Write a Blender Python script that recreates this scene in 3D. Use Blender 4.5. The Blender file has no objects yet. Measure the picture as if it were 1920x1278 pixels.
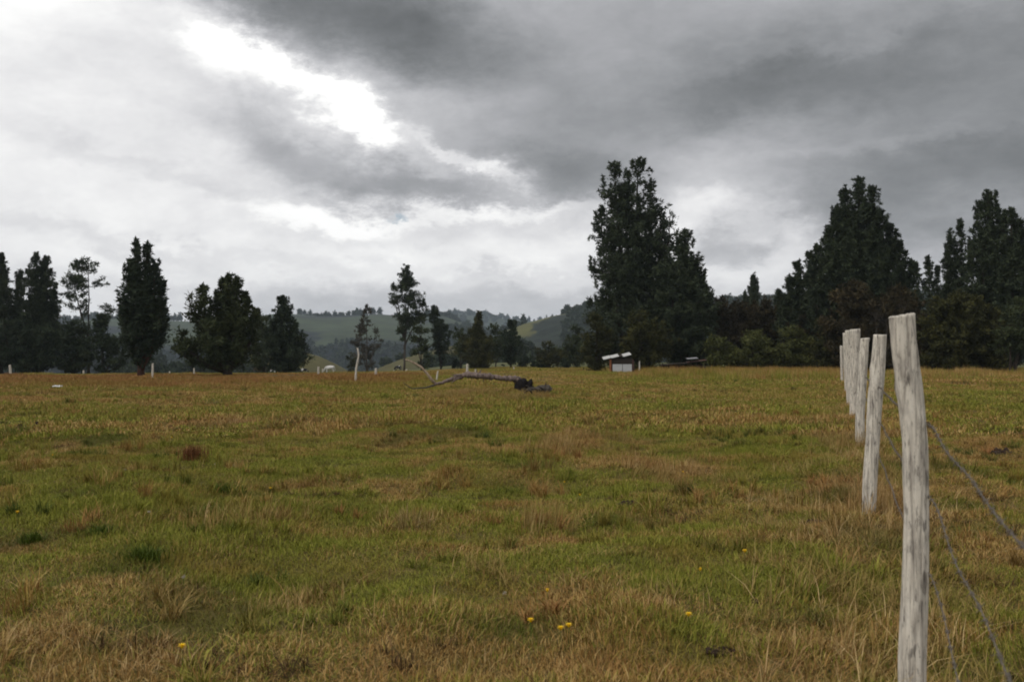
import bpy, math, random
import numpy as np
from mathutils import Vector
rng = np.random.default_rng(7)
random.seed(7)
C = bpy.context.scene.collection
sc = bpy.context.scene
R = math.radians

# ------------------------------------------------------------------ camera
FOC = 1950.0          # focal length in photo pixels (1920 wide)
EYE = 1.45
HZ = 668.0            # photo row of the horizon
PITCH = math.atan((HZ - 639.0) / FOC)
cam_d = bpy.data.cameras.new('camera')
cam_d.sensor_width = 36.0
cam_d.lens = FOC / 1920.0 * 36.0
cam_d.clip_start = 0.1
cam_d.clip_end = 12000.0
cam_d.dof.use_dof = True
cam_d.dof.focus_distance = 14.0
cam_d.dof.aperture_fstop = 5.6
cam = bpy.data.objects.new('camera', cam_d)
cam.location = (0, 0, EYE)
cam.rotation_euler = (R(90) + PITCH, 0, 0)
C.objects.link(cam)
sc.camera = cam

# ------------------------------------------------------------------ render settings
sc.view_settings.view_transform = 'Standard'
sc.view_settings.look = 'None'
sc.view_settings.exposure = 0.0
sc.view_settings.gamma = 1.0
sc.view_settings.use_curve_mapping = False
sc.render.engine = 'CYCLES'
sc.cycles.use_denoising = True
sc.cycles.max_bounces = 5
sc.cycles.diffuse_bounces = 3
sc.cycles.glossy_bounces = 2
sc.cycles.transmission_bounces = 2
sc.cycles.volume_bounces = 1
sc.cycles.transparent_max_bounces = 4
sc.cycles.filter_width = 1.9

# ------------------------------------------------------------------ node helpers
class NT:
    def __init__(s, tree):
        s.t = tree; s.n = tree.nodes; s.l = tree.links
    def node(s, kind, **kw):
        nd = s.n.new(kind)
        for k, v in kw.items(): setattr(nd, k, v)
        return nd
    def put(s, sock, v):
        if v is None: return
        if isinstance(v, bpy.types.NodeSocket): s.l.new(v, sock)
        else: sock.default_value = v
    def math(s, op, a, b=None, c=None, clamp=False):
        nd = s.node('ShaderNodeMath', operation=op, use_clamp=clamp)
        s.put(nd.inputs[0], a); s.put(nd.inputs[1], b); s.put(nd.inputs[2], c)
        return nd.outputs[0]
    def noise(s, vec, scale, detail=3, rough=0.55, lac=2.0, dist=0.0):
        nd = s.node('ShaderNodeTexNoise')
        s.put(nd.inputs['Vector'], vec); s.put(nd.inputs['Scale'], scale)
        nd.inputs['Detail'].default_value = detail; nd.inputs['Roughness'].default_value = rough
        nd.inputs['Lacunarity'].default_value = lac; nd.inputs['Distortion'].default_value = dist
        return nd.outputs[0]
    def ramp(s, fac, stops, interp='LINEAR'):
        nd = s.node('ShaderNodeValToRGB'); s.put(nd.inputs[0], fac)
        cr = nd.color_ramp; cr.interpolation = interp
        while len(cr.elements) > 1: cr.elements.remove(cr.elements[-1])
        cr.elements[0].position = stops[0][0]; cr.elements[0].color = (*stops[0][1], 1)
        for p, c in stops[1:]:
            e = cr.elements.new(p); e.color = (*c, 1)
        return nd.outputs[0]
    def mix(s, f, a, b, mode='MIX'):
        nd = s.node('ShaderNodeMix', data_type='RGBA', blend_type=mode)
        s.put(nd.inputs[0], f)
        for sk, v in ((nd.inputs[6], a), (nd.inputs[7], b)):
            if isinstance(v, tuple): v = (*v, 1)
            s.put(sk, v)
        return nd.outputs[2]
    def smooth(s, x, a, b):
        nd = s.node('ShaderNodeMapRange', interpolation_type='SMOOTHSTEP')
        s.put(nd.inputs[0], x); nd.inputs[1].default_value = a; nd.inputs[2].default_value = b
        return nd.outputs[0]
    def mapping(s, vec, loc=(0,0,0), rot=(0,0,0), scale=(1,1,1), typ='POINT'):
        nd = s.node('ShaderNodeMapping', vector_type=typ)
        s.put(nd.inputs[0], vec); nd.inputs[1].default_value = loc
        nd.inputs[2].default_value = rot; nd.inputs[3].default_value = scale
        return nd.outputs[0]

# ------------------------------------------------------------------ sky
SUN_EL, SUN_AZ = R(48), R(-120)      # azimuth measured from +Y towards +X
world = bpy.data.worlds.new('World'); sc.world = world
world.use_nodes = True
w = NT(world.node_tree); w.n.clear()
tc = w.node('ShaderNodeTexCoord')
dirv = tc.outputs['Generated']
sep = w.node('ShaderNodeSeparateXYZ'); w.l.new(dirv, sep.inputs[0])
az = w.math('ARCTAN2', sep.outputs[0], sep.outputs[1])
el = w.math('ARCSINE', sep.outputs[2])
ae = w.node('ShaderNodeCombineXYZ'); w.l.new(az, ae.inputs[0]); w.l.new(el, ae.inputs[1])
# stretch the noise horizontally near the horizon, as cloud seen edge-on
st = w.mapping(dirv, scale=(1, 1, 1.9))
def wnoise(scale, detail, rough=0.55, off=(0,0,0), dist=0.0):
    return w.noise(w.mapping(st, loc=off), scale, detail, rough, dist=dist)
wx = w.math('MULTIPLY_ADD', wnoise(7, 7, 0.68), 0.16, -0.08)
wy = w.math('MULTIPLY_ADD', wnoise(7, 7, 0.68, (5.3, 1.1, 2.2)), 0.11, -0.055)
wv = w.node('ShaderNodeCombineXYZ'); w.l.new(wx, wv.inputs[0]); w.l.new(wy, wv.inputs[1])
add = w.node('ShaderNodeVectorMath', operation='ADD'); w.l.new(ae.outputs[0], add.inputs[0]); w.l.new(wv.outputs[0], add.inputs[1])
P = add.outputs[0]
def blob(px, py, sx, sy, ang, hard=1.0):
    """soft elliptical cloud mass, axes as angles on the sky (from photo pixels), ang degrees counter-clockwise"""
    m = w.mapping(P, loc=((px-960)/FOC, (HZ-py)/FOC, 0), rot=(0, 0, R(ang)), scale=(sx/FOC, sy/FOC, 1), typ='TEXTURE')
    ln = w.node('ShaderNodeVectorMath', operation='LENGTH'); w.l.new(m, ln.inputs[0])
    p = w.math('POWER', ln.outputs['Value'], 2.0*hard)
    return w.math('EXPONENT', w.math('MULTIPLY', p, -1.0))
val = w.math('MULTIPLY_ADD', wnoise(2.2, 3, 0.5, (3, 0, 1)), 0.26, 0.69)       # broad overcast, display values
val = w.math('ADD', val, w.math('MULTIPLY_ADD', wnoise(9, 6, 0.62, (1, 7, 0)), 0.17, -0.085))
# lift towards the bright left, then each mass of cloud
for (px, py, sx, sy, ang, a, h) in [
    (150, 330, 420, 330, 0, 0.11, 1.0),      # pale cloud on the left
    (1520, 20, 900, 300, -8, -0.15, 1.6),    # the great dark cloud
    (1400, 190, 330, 80, 8, -0.14, 1.1),     # its darkest belly
    (1800, 250, 380, 170, 0, -0.12, 1.2),
    (1010, 240, 280, 100, -32, -0.07, 1.2),
    (1120, 340, 240, 50, -10, -0.15, 1.5),
    (640, 30, 340, 105, -14, -0.30, 1.4),
    (1700, 400, 330, 110, 8, -0.20, 1.4),
    (60, 60, 340, 110, 0, 0.10, 1.0),
    (570, 178, 170, 28, -27, 0.27, 1.1),     # bright break, running down to the right
    (430, 105, 75, 60, -40, 0.20, 1.2),
    (680, 240, 50, 34, -20, 0.24, 1.3),
    (860, 300, 120, 15, -28, 0.14, 1.4),
    (930, 335, 45, 26, -20, 0.14, 1.3),
    (620, 315, 230, 44, -14, -0.14, 1.4),    # grey lobe under it
    (740, 350, 190, 34, -6, -0.07, 1.4),
    (480, 240, 90, 36, -25, -0.08, 1.4),
    (900, 360, 150, 26, -6, -0.06, 1.3),
    (600, 408, 140, 26, -4, 0.22, 1.4),      # band of light
    (900, 398, 180, 18, 3, 0.16, 1.6),
    (780, 480, 520, 80, 0, 0.10, 1.2),
    (1010, 480, 120, 60, 0, 0.06, 1.2),
    (700, 490, 220, 36, 0, 0.07, 1.3),
    (1560, 110, 300, 16, 8, 0.03, 1.3),
    (1650, 300, 260, 14, 6, 0.035, 1.4),
    (1340, 450, 190, 100, -24, 0.17, 1.5),   # light patch right of the tall tree
    (1365, 465, 62, 40, 10, -0.20, 1.8),     # grey puff inside it
    (1330, 380, 70, 24, -10, 0.10, 1.3),
    (1480, 470, 60, 40, -30, 0.08, 1.5),
    (700, 556, 620, 20, 0, -0.06, 1.4),      # duller strip above the hills
    (560, 490, 300, 14, -3, -0.05, 1.4),
    (900, 520, 200, 10, 2, -0.05, 1.4),
    (230, 470, 260, 20, -10, -0.06, 1.4),
    (330, 350, 240, 18, -14, -0.05, 1.4),
]:
    val = w.math('MULTIPLY_ADD', blob(px, py, sx, sy, ang, h), a, val)
fine = w.math('MULTIPLY_ADD', wnoise(20, 8, 0.66, (9, 2, 4), 0.3), 0.12, -0.06)
val = w.math('ADD', val, fine)
val = w.math('MINIMUM', w.math('MAXIMUM', val, 0.40), 1.04)
lin = w.math('POWER', val, 2.3)
tint = w.ramp(w.math('MULTIPLY', lin, 1.0), [(0.10, (0.93, 0.985, 1.02)), (0.4, (0.975, 0.985, 1.03)), (0.75, (0.995, 0.992, 1.01)), (1.0, (1.0, 0.998, 0.99))])
ccol = w.mix(1.0, tint, (1, 1, 1), 'MULTIPLY')
bgc = w.node('ShaderNodeBackground'); w.l.new(ccol, bgc.inputs[0]); w.l.new(lin, bgc.inputs[1])
sky = w.node('ShaderNodeTexSky', sky_type='NISHITA'); sky.sun_disc = False
sky.sun_elevation = SUN_EL; sky.sun_rotation = SUN_AZ
bgs = w.node('ShaderNodeBackground'); w.l.new(sky.outputs[0], bgs.inputs[0]); bgs.inputs[1].default_value = 0.09
gap = w.math('MULTIPLY', blob(766, 398, 17, 6, 0, 1.2), 0.7)
ms = w.node('ShaderNodeMixShader'); w.l.new(gap, ms.inputs[0]); w.l.new(bgc.outputs[0], ms.inputs[1]); w.l.new(bgs.outputs[0], ms.inputs[2])
wo = w.node('ShaderNodeOutputWorld'); w.l.new(ms.outputs[0], wo.inputs[0])
world.cycles.sampling_method = 'MANUAL'; world.cycles.sample_map_resolution = 512

sun_d = bpy.data.lights.new('sun', 'SUN'); sun_d.energy = 1.5; sun_d.angle = R(25); sun_d.color = (1.0, 0.95, 0.88)
sun = bpy.data.objects.new('sun', sun_d); C.objects.link(sun)
sv = Vector((math.sin(SUN_AZ)*math.cos(SUN_EL), math.cos(SUN_AZ)*math.cos(SUN_EL), math.sin(SUN_EL)))
sun.rotation_euler = (-sv).to_track_quat('-Z', 'Y').to_euler()
sun.location = sv * 50

# ------------------------------------------------------------------ numpy noise and terrain height
def vnoise(x, y, seed=0):
    x = np.asarray(x, float); y = np.asarray(y, float)
    xi = np.floor(x).astype(np.int64); yi = np.floor(y).astype(np.int64)
    xf = x-xi; yf = y-yi
    u = xf*xf*(3-2*xf); v = yf*yf*(3-2*yf)
    def h(a, b):
        n = (a*374761393 + b*668265263 + seed*1442695041) & 0x7fffffff
        n = ((n ^ (n >> 13))*1274126177) & 0x7fffffff
        return ((n ^ (n >> 16)) & 0xffff)/65535.0
    return (h(xi,yi)*(1-u)+h(xi+1,yi)*u)*(1-v)+(h(xi,yi+1)*(1-u)+h(xi+1,yi+1)*u)*v
def fbm(x, y, seed=0, o=4):
    s = 0; a = 0.5; t = 0
    for i in range(o):
        s = s+a*vnoise(np.asarray(x)*2**i+17.3*i, np.asarray(y)*2**i-9.1*i, seed+i); t += a; a *= 0.5
    return s/t
def sstep(a, b, x):
    t = np.clip((np.asarray(x, float)-a)/(b-a), 0, 1); return t*t*(3-2*t)
def G(x, y):
    x = np.asarray(x, float); y = np.asarray(y, float)
    r = np.sqrt(x*x+y*y)+1e-6
    az = np.arctan2(x, y)
    slope = 0.0150*(1-sstep(-0.16, 0.0, az)) + 0.001
    z = -slope*np.maximum(r-88, 0)
    z = z - 45*sstep(285, 620, r)
    z = z + (fbm(x/9, y/9, 3, 3)-0.5)*0.34*sstep(10, 40, r)*(1-sstep(150, 300, r))
    z = z + (fbm(x/2.4, y/2.4, 11, 3)-0.5)*0.30*sstep(2, 6, r)*(1-sstep(60, 120, r))
    z = z + (fbm(x/0.7, y/0.7, 23, 2)-0.5)*0.17*(1-sstep(18, 38, r))
    return z
def Gf(x, y): return float(G(np.array([x]), np.array([y]))[0])
def at(px, d):                       # world x of photo column px at distance d
    return (px-960.0)/FOC*d
def zt(py, d):                       # world z of photo row py at distance d
    return EYE+(HZ-py)/FOC*d
def hit(px, py):                     # ground point seen at a photo pixel
    d = EYE*FOC/max(py-HZ, 4)
    for _ in range(6):
        d = (EYE-Gf(at(px, d), d))*FOC/max(py-HZ, 4)
    return at(px, d), d, Gf(at(px, d), d)

# ------------------------------------------------------------------ object helpers
def tag(o, label=None, cat=None, group=None, kind=None):
    if label: o['label'] = label
    if cat: o['category'] = cat
    if group: o['group'] = group
    if kind: o['kind'] = kind
    return o
def empty(name, loc=(0,0,0), rz=0.0, **kw):
    o = bpy.data.objects.new(name, None); C.objects.link(o)
    o.location = loc; o.rotation_euler = (0, 0, rz); o.empty_display_size = 0.3
    return tag(o, **kw)
def mesh_np(name, verts, faces, mat=None, smooth=False, attrs=None):
    """faces: (n,3) or (n,4) array"""
    me = bpy.data.meshes.new(name)
    verts = np.asarray(verts, np.float32); faces = np.asarray(faces, np.int32)
    k = faces.shape[1]
    me.vertices.add(len(verts)); me.vertices.foreach_set('co', verts.ravel())
    me.loops.add(faces.size); me.loops.foreach_set('vertex_index', faces.ravel())
    me.polygons.add(len(faces))
    me.polygons.foreach_set('loop_start', np.arange(0, faces.size, k, dtype=np.int32))
    me.polygons.foreach_set('loop_total', np.full(len(faces), k, dtype=np.int32))
    if smooth: me.polygons.foreach_set('use_smooth', np.ones(len(faces), bool))
    for an, arr in (attrs or {}).items():
        arr = np.asarray(arr, np.float32)
        if arr.ndim == 1:
            a = me.attributes.new(an, 'FLOAT', 'POINT'); a.data.foreach_set('value', arr)
        else:
            a = me.attributes.new(an, 'FLOAT_VECTOR', 'POINT'); a.data.foreach_set('vector', arr.ravel())
    me.update(); me.validate()
    if mat: me.materials.append(mat)
    return me
def link(name, me, parent=None, loc=(0,0,0)):
    o = bpy.data.objects.new(name, me); C.objects.link(o); o.location = loc
    if parent: o.parent = parent
    return o
class MB:
    """collects polygons of mixed size for one mesh"""
    def __init__(s): s.v = []; s.f = []
    def box(s, c, size, rz=0.0, ry=0.0, rx=0.0):
        b = len(s.v)
        from mathutils import Euler
        m = Euler((rx, ry, rz)).to_matrix()
        for dx in (-.5,.5):
            for dy in (-.5,.5):
                for dz in (-.5,.5):
                    s.v.append(tuple(Vector(c)+m@Vector((dx*size[0],dy*size[1],dz*size[2]))))
        for q in ((0,1,3,2),(4,6,7,5),(0,4,5,1),(2,3,7,6),(0,2,6,4),(1,5,7,3)): s.f.append(tuple(b+i for i in q))
    def tube(s, pts, rad, n=8, wob=0.0, cap=True, seed=0):
        pts = [Vector(p) for p in pts]; b = len(s.v); L = len(pts)
        if not hasattr(rad, '__len__'): rad = [rad]*L
        rr = random.Random(seed)
        up = Vector((0.3, 0.1, 1)).normalized()
        t0 = (pts[min(1,L-1)]-pts[0]).normalized()
        a = t0.cross(up if abs(t0.dot(up)) < 0.9 else Vector((1,0,0))).normalized()
        for i, p in enumerate(pts):
            t = (pts[min(i+1,L-1)]-pts[max(i-1,0)]).normalized()
            a = (a - t*a.dot(t)).normalized(); c = t.cross(a)
            for k in range(n):
                th = 2*math.pi*k/n
                q = rad[i]*(1+wob*(rr.random()-0.5))
                s.v.append(tuple(p+a*math.cos(th)*q+c*math.sin(th)*q))
        for i in range(L-1):
            for k in range(n):
                s.f.append((b+i*n+k, b+i*n+(k+1)%n, b+(i+1)*n+(k+1)%n, b+(i+1)*n+k))
        if cap:
            s.f.append(tuple(b+k for k in range(n))[::-1]); s.f.append(tuple(b+(L-1)*n+k for k in range(n)))
    def build(s, name, mat, parent=None, loc=(0,0,0), smooth=False):
        me = bpy.data.meshes.new(name); me.from_pydata(s.v, [], s.f); me.update()
        if smooth:
            me.polygons.foreach_set('use_smooth', np.ones(len(me.polygons), bool))
        me.materials.append(mat)
        return link(name, me, parent, loc)

# ------------------------------------------------------------------ materials
def newmat(name):
    m = bpy.data.materials.new(name); m.use_nodes = True
    t = NT(m.node_tree); b = t.n['Principled BSDF']
    b.inputs['Roughness'].default_value = 0.9
    b.inputs['Specular IOR Level'].default_value = 0.15
    return m, t, b
def bump(t, b, h, strength=0.5, dist=0.02):
    bn = t.node('ShaderNodeBump'); bn.inputs['Strength'].default_value = strength; bn.inputs['Distance'].default_value = dist
    t.l.new(h, bn.inputs['Height']); t.l.new(bn.outputs[0], b.inputs['Normal'])
def geo_pos(t): return t.node('ShaderNodeNewGeometry').outputs['Position']

def mat_ground():
    m, t, b = newmat('pasture_soil'); p = geo_pos(t)
    n1 = t.noise(p, 0.18, 4, 0.6); n2 = t.noise(p, 1.7, 5, 0.65); n3 = t.noise(p, 14, 4, 0.6)
    c = t.ramp(n1, [(0.36, (0.075, 0.070, 0.012)), (0.5, (0.10, 0.078, 0.018)), (0.64, (0.13, 0.078, 0.024))])
    c2 = t.ramp(n2, [(0.36, (0.045, 0.034, 0.010)), (0.5, (0.11, 0.085, 0.020)), (0.66, (0.17, 0.115, 0.040))])
    c = t.mix(0.55, c, c2)
    c = t.mix(0.4, c, t.ramp(n3, [(0.3, (0.02, 0.014, 0.006)), (0.7, (0.18, 0.14, 0.045))]))
    far = t.node('ShaderNodeVectorMath', operation='LENGTH'); t.l.new(p, far.inputs[0])
    f = t.smooth(far.outputs['Value'], 105, 170)
    n4 = t.noise(p, 0.03, 4, 0.6)
    green = t.ramp(n4, [(0.38, (0.060, 0.072, 0.020)), (0.6, (0.10, 0.095, 0.034))])
    c = t.mix(f, c, green)
    t.l.new(c, b.inputs['Base Color']); bump(t, b, n3, 0.8, 0.03)
    return m
def mat_grass(name, greens, straws, red=(0.28, 0.115, 0.045)):
    """leaf colour follows how dry (tint.x), how red (tint.y) and how dark-leaved (tint.z) the spot is"""
    m, t, b = newmat(name)
    a = t.node('ShaderNodeAttribute', attribute_type='INSTANCER', attribute_name='tint')
    s = t.node('ShaderNodeSeparateXYZ'); t.l.new(a.outputs['Vector'], s.inputs[0])
    r = t.node('ShaderNodeAttribute', attribute_type='GEOMETRY', attribute_name='rnd').outputs['Fac']
    k = t.node('ShaderNodeAttribute', attribute_type='GEOMETRY', attribute_name='rnd2').outputs['Fac']
    g = t.ramp(k, [(0.0, greens[0]), (0.5, greens[1]), (1.0, greens[2])])
    d = t.ramp(k, [(0.0, straws[0]), (0.5, straws[1]), (1.0, straws[2])])
    p = geo_pos(t)
    pn = t.noise(p, 2.2, 3, 0.6)
    f = t.smooth(t.math('ADD', t.math('SUBTRACT', s.outputs[0], r), t.math('MULTIPLY_ADD', pn, 0.5, -0.25)), -0.10, 0.12)
    c = t.mix(f, g, d)
    c = t.mix(t.math('MULTIPLY', s.outputs[1], t.math('MULTIPLY_ADD', k, 0.4, 0.6)), c, red)
    c = t.mix(s.outputs[2], c, (0.038, 0.062, 0.008))
    t.l.new(c, b.inputs['Base Color'])
    b.inputs['Roughness'].default_value = 0.75
    return m
MG = mat_grass('grass_blade', [(0.100, 0.120, 0.012), (0.195, 0.208, 0.022), (0.32, 0.300, 0.055)],
               [(0.17, 0.088, 0.022), (0.36, 0.215, 0.062), (0.56, 0.395, 0.16)])
MS = mat_grass('dry_stalk', [(0.18, 0.14, 0.035), (0.28, 0.20, 0.06), (0.38, 0.28, 0.10)],
               [(0.18, 0.095, 0.026), (0.35, 0.21, 0.075), (0.56, 0.41, 0.20)])

def mat_leaf(name, dark, mid, light, rough=0.7):
    m, t, b = newmat(name)
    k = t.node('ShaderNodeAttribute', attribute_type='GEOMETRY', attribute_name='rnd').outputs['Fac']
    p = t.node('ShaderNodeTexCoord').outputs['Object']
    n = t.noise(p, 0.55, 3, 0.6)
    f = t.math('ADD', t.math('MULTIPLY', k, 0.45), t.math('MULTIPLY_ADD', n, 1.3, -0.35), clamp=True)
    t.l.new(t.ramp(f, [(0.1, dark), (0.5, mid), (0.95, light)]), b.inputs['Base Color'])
    b.inputs['Roughness'].default_value = rough
    return m
LP = mat_leaf('pine_needles', (0.014, 0.020, 0.011), (0.036, 0.049, 0.026), (0.072, 0.090, 0.044))
LC = mat_leaf('cypress_leaves', (0.012, 0.020, 0.012), (0.029, 0.042, 0.024), (0.060, 0.076, 0.036))
LB = mat_leaf('broad_leaves', (0.017, 0.025, 0.012), (0.038, 0.050, 0.021), (0.074, 0.084, 0.032))
LO = mat_leaf('olive_leaves', (0.014, 0.016, 0.005), (0.038, 0.040, 0.011), (0.095, 0.090, 0.026))
LW = mat_leaf('scrub_leaves', (0.014, 0.012, 0.006), (0.038, 0.031, 0.014), (0.095, 0.070, 0.032))
LR = mat_leaf('withered_needles', (0.035, 0.035, 0.025), (0.060, 0.053, 0.038), (0.085, 0.072, 0.052))
LG = mat_leaf('green_bush_leaves', (0.028, 0.034, 0.010), (0.064, 0.072, 0.020), (0.125, 0.130, 0.042))
def mat_bark(name, a, bcol):
    m, t, b = newmat(name)
    p = t.mapping(t.node('ShaderNodeTexCoord').outputs['Object'], scale=(6, 6, 1.2))
    n = t.noise(p, 3, 4, 0.65)
    t.l.new(t.ramp(n, [(0.3, a), (0.7, bcol)]), b.inputs['Base Color']); bump(t, b, n, 0.8, 0.05)
    return m
BK = mat_bark('dark_bark', (0.018, 0.015, 0.012), (0.055, 0.043, 0.034))
BR = mat_bark('red_bark', (0.045, 0.022, 0.016), (0.10, 0.05, 0.036))
BG = mat_bark('grey_bark', (0.045, 0.040, 0.034), (0.11, 0.095, 0.08))
def mat_post():
    m, t, b = newmat('weathered_wood')
    o = t.node('ShaderNodeTexCoord').outputs['Object']
    st_ = t.mapping(o, scale=(60, 60, 3.2)); n1 = t.noise(st_, 1.0, 6, 0.7)
    n2 = t.noise(t.mapping(o, scale=(9, 9, 3)), 1.6, 4, 0.6, dist=0.4)
    n3 = t.noise(t.mapping(o, scale=(25, 25, 7)), 1.0, 3, 0.6)
    c = t.ramp(n1, [(0.32, (0.10, 0.088, 0.075)), (0.41, (0.38, 0.345, 0.295)), (0.54, (0.66, 0.61, 0.52)), (0.8, (0.78, 0.74, 0.66))])
    c = t.mix(t.math('MULTIPLY', t.smooth(n2, 0.50, 0.66), 0.34), c, (0.19, 0.17, 0.16), 'MIX')
    c = t.mix(t.math('MULTIPLY', t.smooth(n3, 0.60, 0.70), 0.70), c, (0.055, 0.048, 0.045))
    n5 = t.noise(t.mapping(o, scale=(75, 75, 17)), 1.0, 4, 0.7)
    c = t.mix(t.math('MULTIPLY', t.smooth(n5, 0.54, 0.66), 0.62), c, (0.13, 0.115, 0.10))
    kn = t.node('ShaderNodeTexVoronoi'); t.put(kn.inputs['Vector'], t.mapping(o, scale=(9, 9, 4.2))); kn.inputs['Scale'].default_value = 1.0
    kn.inputs['Randomness'].default_value = 1.0
    kd = t.math('ADD', kn.outputs['Distance'], t.math('ADD', t.math('MULTIPLY_ADD', n1, 0.30, -0.15), t.math('MULTIPLY_ADD', n2, 0.3, -0.15)))
    ksel = t.math('MULTIPLY', t.math('SUBTRACT', 1.0, t.smooth(kd, 0.05, 0.22)), t.math('MULTIPLY', n3, 1.1))
    c = t.mix(ksel, c, (0.05, 0.042, 0.038))
    t.l.new(c, b.inputs['Base Color'])
    bump(t, b, t.math('ADD', n1, t.math('MULTIPLY', ksel, -0.6)), 0.9, 0.006)
    return m
MP = mat_post()
def flat(name, col, rough=0.8, metal=0.0, var=0.25, scale=6):
    m, t, b = newmat(name)
    n = t.noise(t.node('ShaderNodeTexCoord').outputs['Object'], scale, 4, 0.6)
    t.l.new(t.ramp(n, [(0.25, tuple(c*(1-var) for c in col)), (0.75, tuple(min(1, c*(1+var)) for c in col))]), b.inputs['Base Color'])
    b.inputs['Roughness'].default_value = rough; b.inputs['Metallic'].default_value = metal
    return m
MW = flat('galvanised_wire', (0.155, 0.135, 0.115), 0.6, 0.2, 0.3, 40)

# ------------------------------------------------------------------ ground: one sheet to the horizon
def build_ground():
    rs = [0.0, 0.5, 1.0]
    r = 1.5
    while r < 4500: rs.append(r); r *= 1.0105 if r < 320 else 1.03
    rs = np.array(rs[1:])
    a1 = np.linspace(-0.75, 0.75, 170); a2 = np.linspace(0.75, 2*math.pi-0.75, 74)[1:-1]
    an = np.concatenate([a1, a2])
    A, RR = np.meshgrid(an, rs)
    X = RR*np.sin(A); Y = RR*np.cos(A); Z = G(X, Y)
    n = len(an); m = len(rs)
    v = np.stack([X.ravel(), Y.ravel(), Z.ravel()], 1)
    i = np.arange(m-1)[:, None]*n; j = np.arange(n)[None, :]; j2 = (j+1) % n
    f = np.stack([(i+j), (i+j2), (i+n+j2), (i+n+j)], -1).reshape(-1, 4)[:, ::-1]
    me = mesh_np('ground', v, f, mat_ground(), True)
    o = link('ground', me)
    # close the small disc under the camera
    b = MB(); b.v = [(0, 0, Gf(0, 0.01))]+[tuple(v[k]) for k in range(n)]
    b.f = [(0, 1+(k+1) % n, 1+k) for k in range(n)]
    o2 = b.build('ground_disc', me.materials[0])
    import bmesh
    bm = bmesh.new(); bm.from_mesh(me); bm.from_mesh(o2.data)
    bmesh.ops.remove_doubles(bm, verts=[q for q in bm.verts if q.co.xy.length < 0.7], dist=1e-4)
    bmesh.ops.recalc_face_normals(bm, faces=bm.faces[:])
    bm.to_mesh(me); bm.free()
    od = o2.data; bpy.data.objects.remove(o2); bpy.data.meshes.remove(od)
    tag(o, kind='structure')
build_ground()

# ------------------------------------------------------------------ hills beyond the field
def mat_hill(name, past, wood, wscale, thr, lowz=None):
    m, t, b = newmat(name); p = geo_pos(t)
    pn = t.noise(p, wscale, 5, 0.6, dist=0.6)
    n2 = t.noise(p, 0.02, 5, 0.65)
    c = t.mix(t.smooth(n2, 0.3, 0.7), tuple(0.75*q for q in past), tuple(1.35*q for q in past))
    wd = t.mix(t.smooth(t.noise(p, 0.09, 3, 0.7), 0.35, 0.65), tuple(0.6*q for q in wood), tuple(1.5*q for q in wood))
    f = t.smooth(pn, thr-0.02, thr+0.02)
    if lowz is not None:
        s = t.node('ShaderNodeSeparateXYZ'); t.l.new(p, s.inputs[0])
        zz = t.math('ADD', s.outputs[2], t.math('MULTIPLY_ADD', pn, 70, -35))
        f = t.math('MAXIMUM', f, t.math('SUBTRACT', 1.0, t.smooth(zz, lowz-3, lowz+3)))
    t.l.new(t.mix(f, c, wd), b.inputs['Base Color'])
    return m
woods_pts = []   # (x, y, z, size)
def hill(prof, D, front, back, zb, mat, noise_amp, label_woods=None, seed=0):
    """ridge whose crest stands at distance D; prof = [(column, row)] of its skyline; falls away in front and behind"""
    px = np.array([p[0] for p in prof], float); py = np.array([p[1] for p in prof], float)
    nu = max(60, int((px[-1]-px[0])/9)); u = np.linspace(px[0], px[-1], nu)
    zr = EYE+(HZ-np.interp(u, px, py))/FOC*D
    v = np.concatenate([np.linspace(-1, 0, 44), np.linspace(0, 1, 22)[1:]])
    U, V = np.meshgrid(u, v); ZR = np.tile(zr, (len(v), 1))
    dist = np.where(V < 0, D+V*front, D+V*back)
    X = (U-960)/FOC*dist; Y = dist
    s = np.where(V < 0, (1-sstep(0, 1, -V)), 1-sstep(0, 1, V))
    Z = zb+(ZR-zb)*s
    env = np.clip(1-s, 0, 1)*s*4
    Z = Z+(fbm(X/(D*0.16), Y/(D*0.16), seed, 4)-0.5)*noise_amp*2*(0.25*s+env)
    n = nu; m = len(v)
    vv = np.stack([X.ravel(), Y.ravel(), Z.ravel()], 1)
    i = np.arange(m-1)[:, None]*n; j = np.arange(n-1)[None, :]
    f = np.stack([(i+j), (i+j+1), (i+n+j+1), (i+n+j)], -1).reshape(-1, 4)
    o = link('hill', mesh_np('hill', vv, f, mat, True)); tag(o, kind='structure')
    return X, Y, Z, V, U
WOOD = (0.013, 0.018, 0.015)
mh1 = mat_hill('far_hill_cover', (0.035, 0.048, 0.026), WOOD, 0.0022, 0.45)
mh2 = mat_hill('valley_hill_cover', (0.040, 0.054, 0.027), (0.010, 0.014, 0.016), 0.0028, 0.55, 14)
mh3 = mat_hill('wooded_hill_cover', (0.075, 0.074, 0.022), (0.014, 0.019, 0.013), 0.0065, 0.51, 12)
mh4 = mat_hill('spur_cover', (0.078, 0.070, 0.024), WOOD, 0.012, 0.70)
h1 = hill([(500, 620), (700, 606), (800, 594), (870, 589), (910, 591), (960, 601), (1010, 604), (1060, 604), (1300, 612), (2400, 600)], 2700, 900, 700, -60, mh1, 10, seed=5)
h2 = hill([(-900, 590), (-400, 596), (0, 604), (150, 600), (260, 598), (330, 602), (400, 604), (470, 594), (530, 587), (600, 593), (650, 592), (700, 590), (760, 595), (830, 594), (880, 612), (960, 640), (1060, 668)], 1500, 850, 600, -55, mh2, 14, seed=9)
h3 = hill([(900, 640), (950, 622), (985, 609), (1020, 599), (1050, 592), (1090, 586), (1140, 582), (1200, 578), (1350, 572), (1600, 566), (2000, 560), (2900, 570)], 880, 520, 500, -45, mh3, 9, seed=14)
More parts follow.
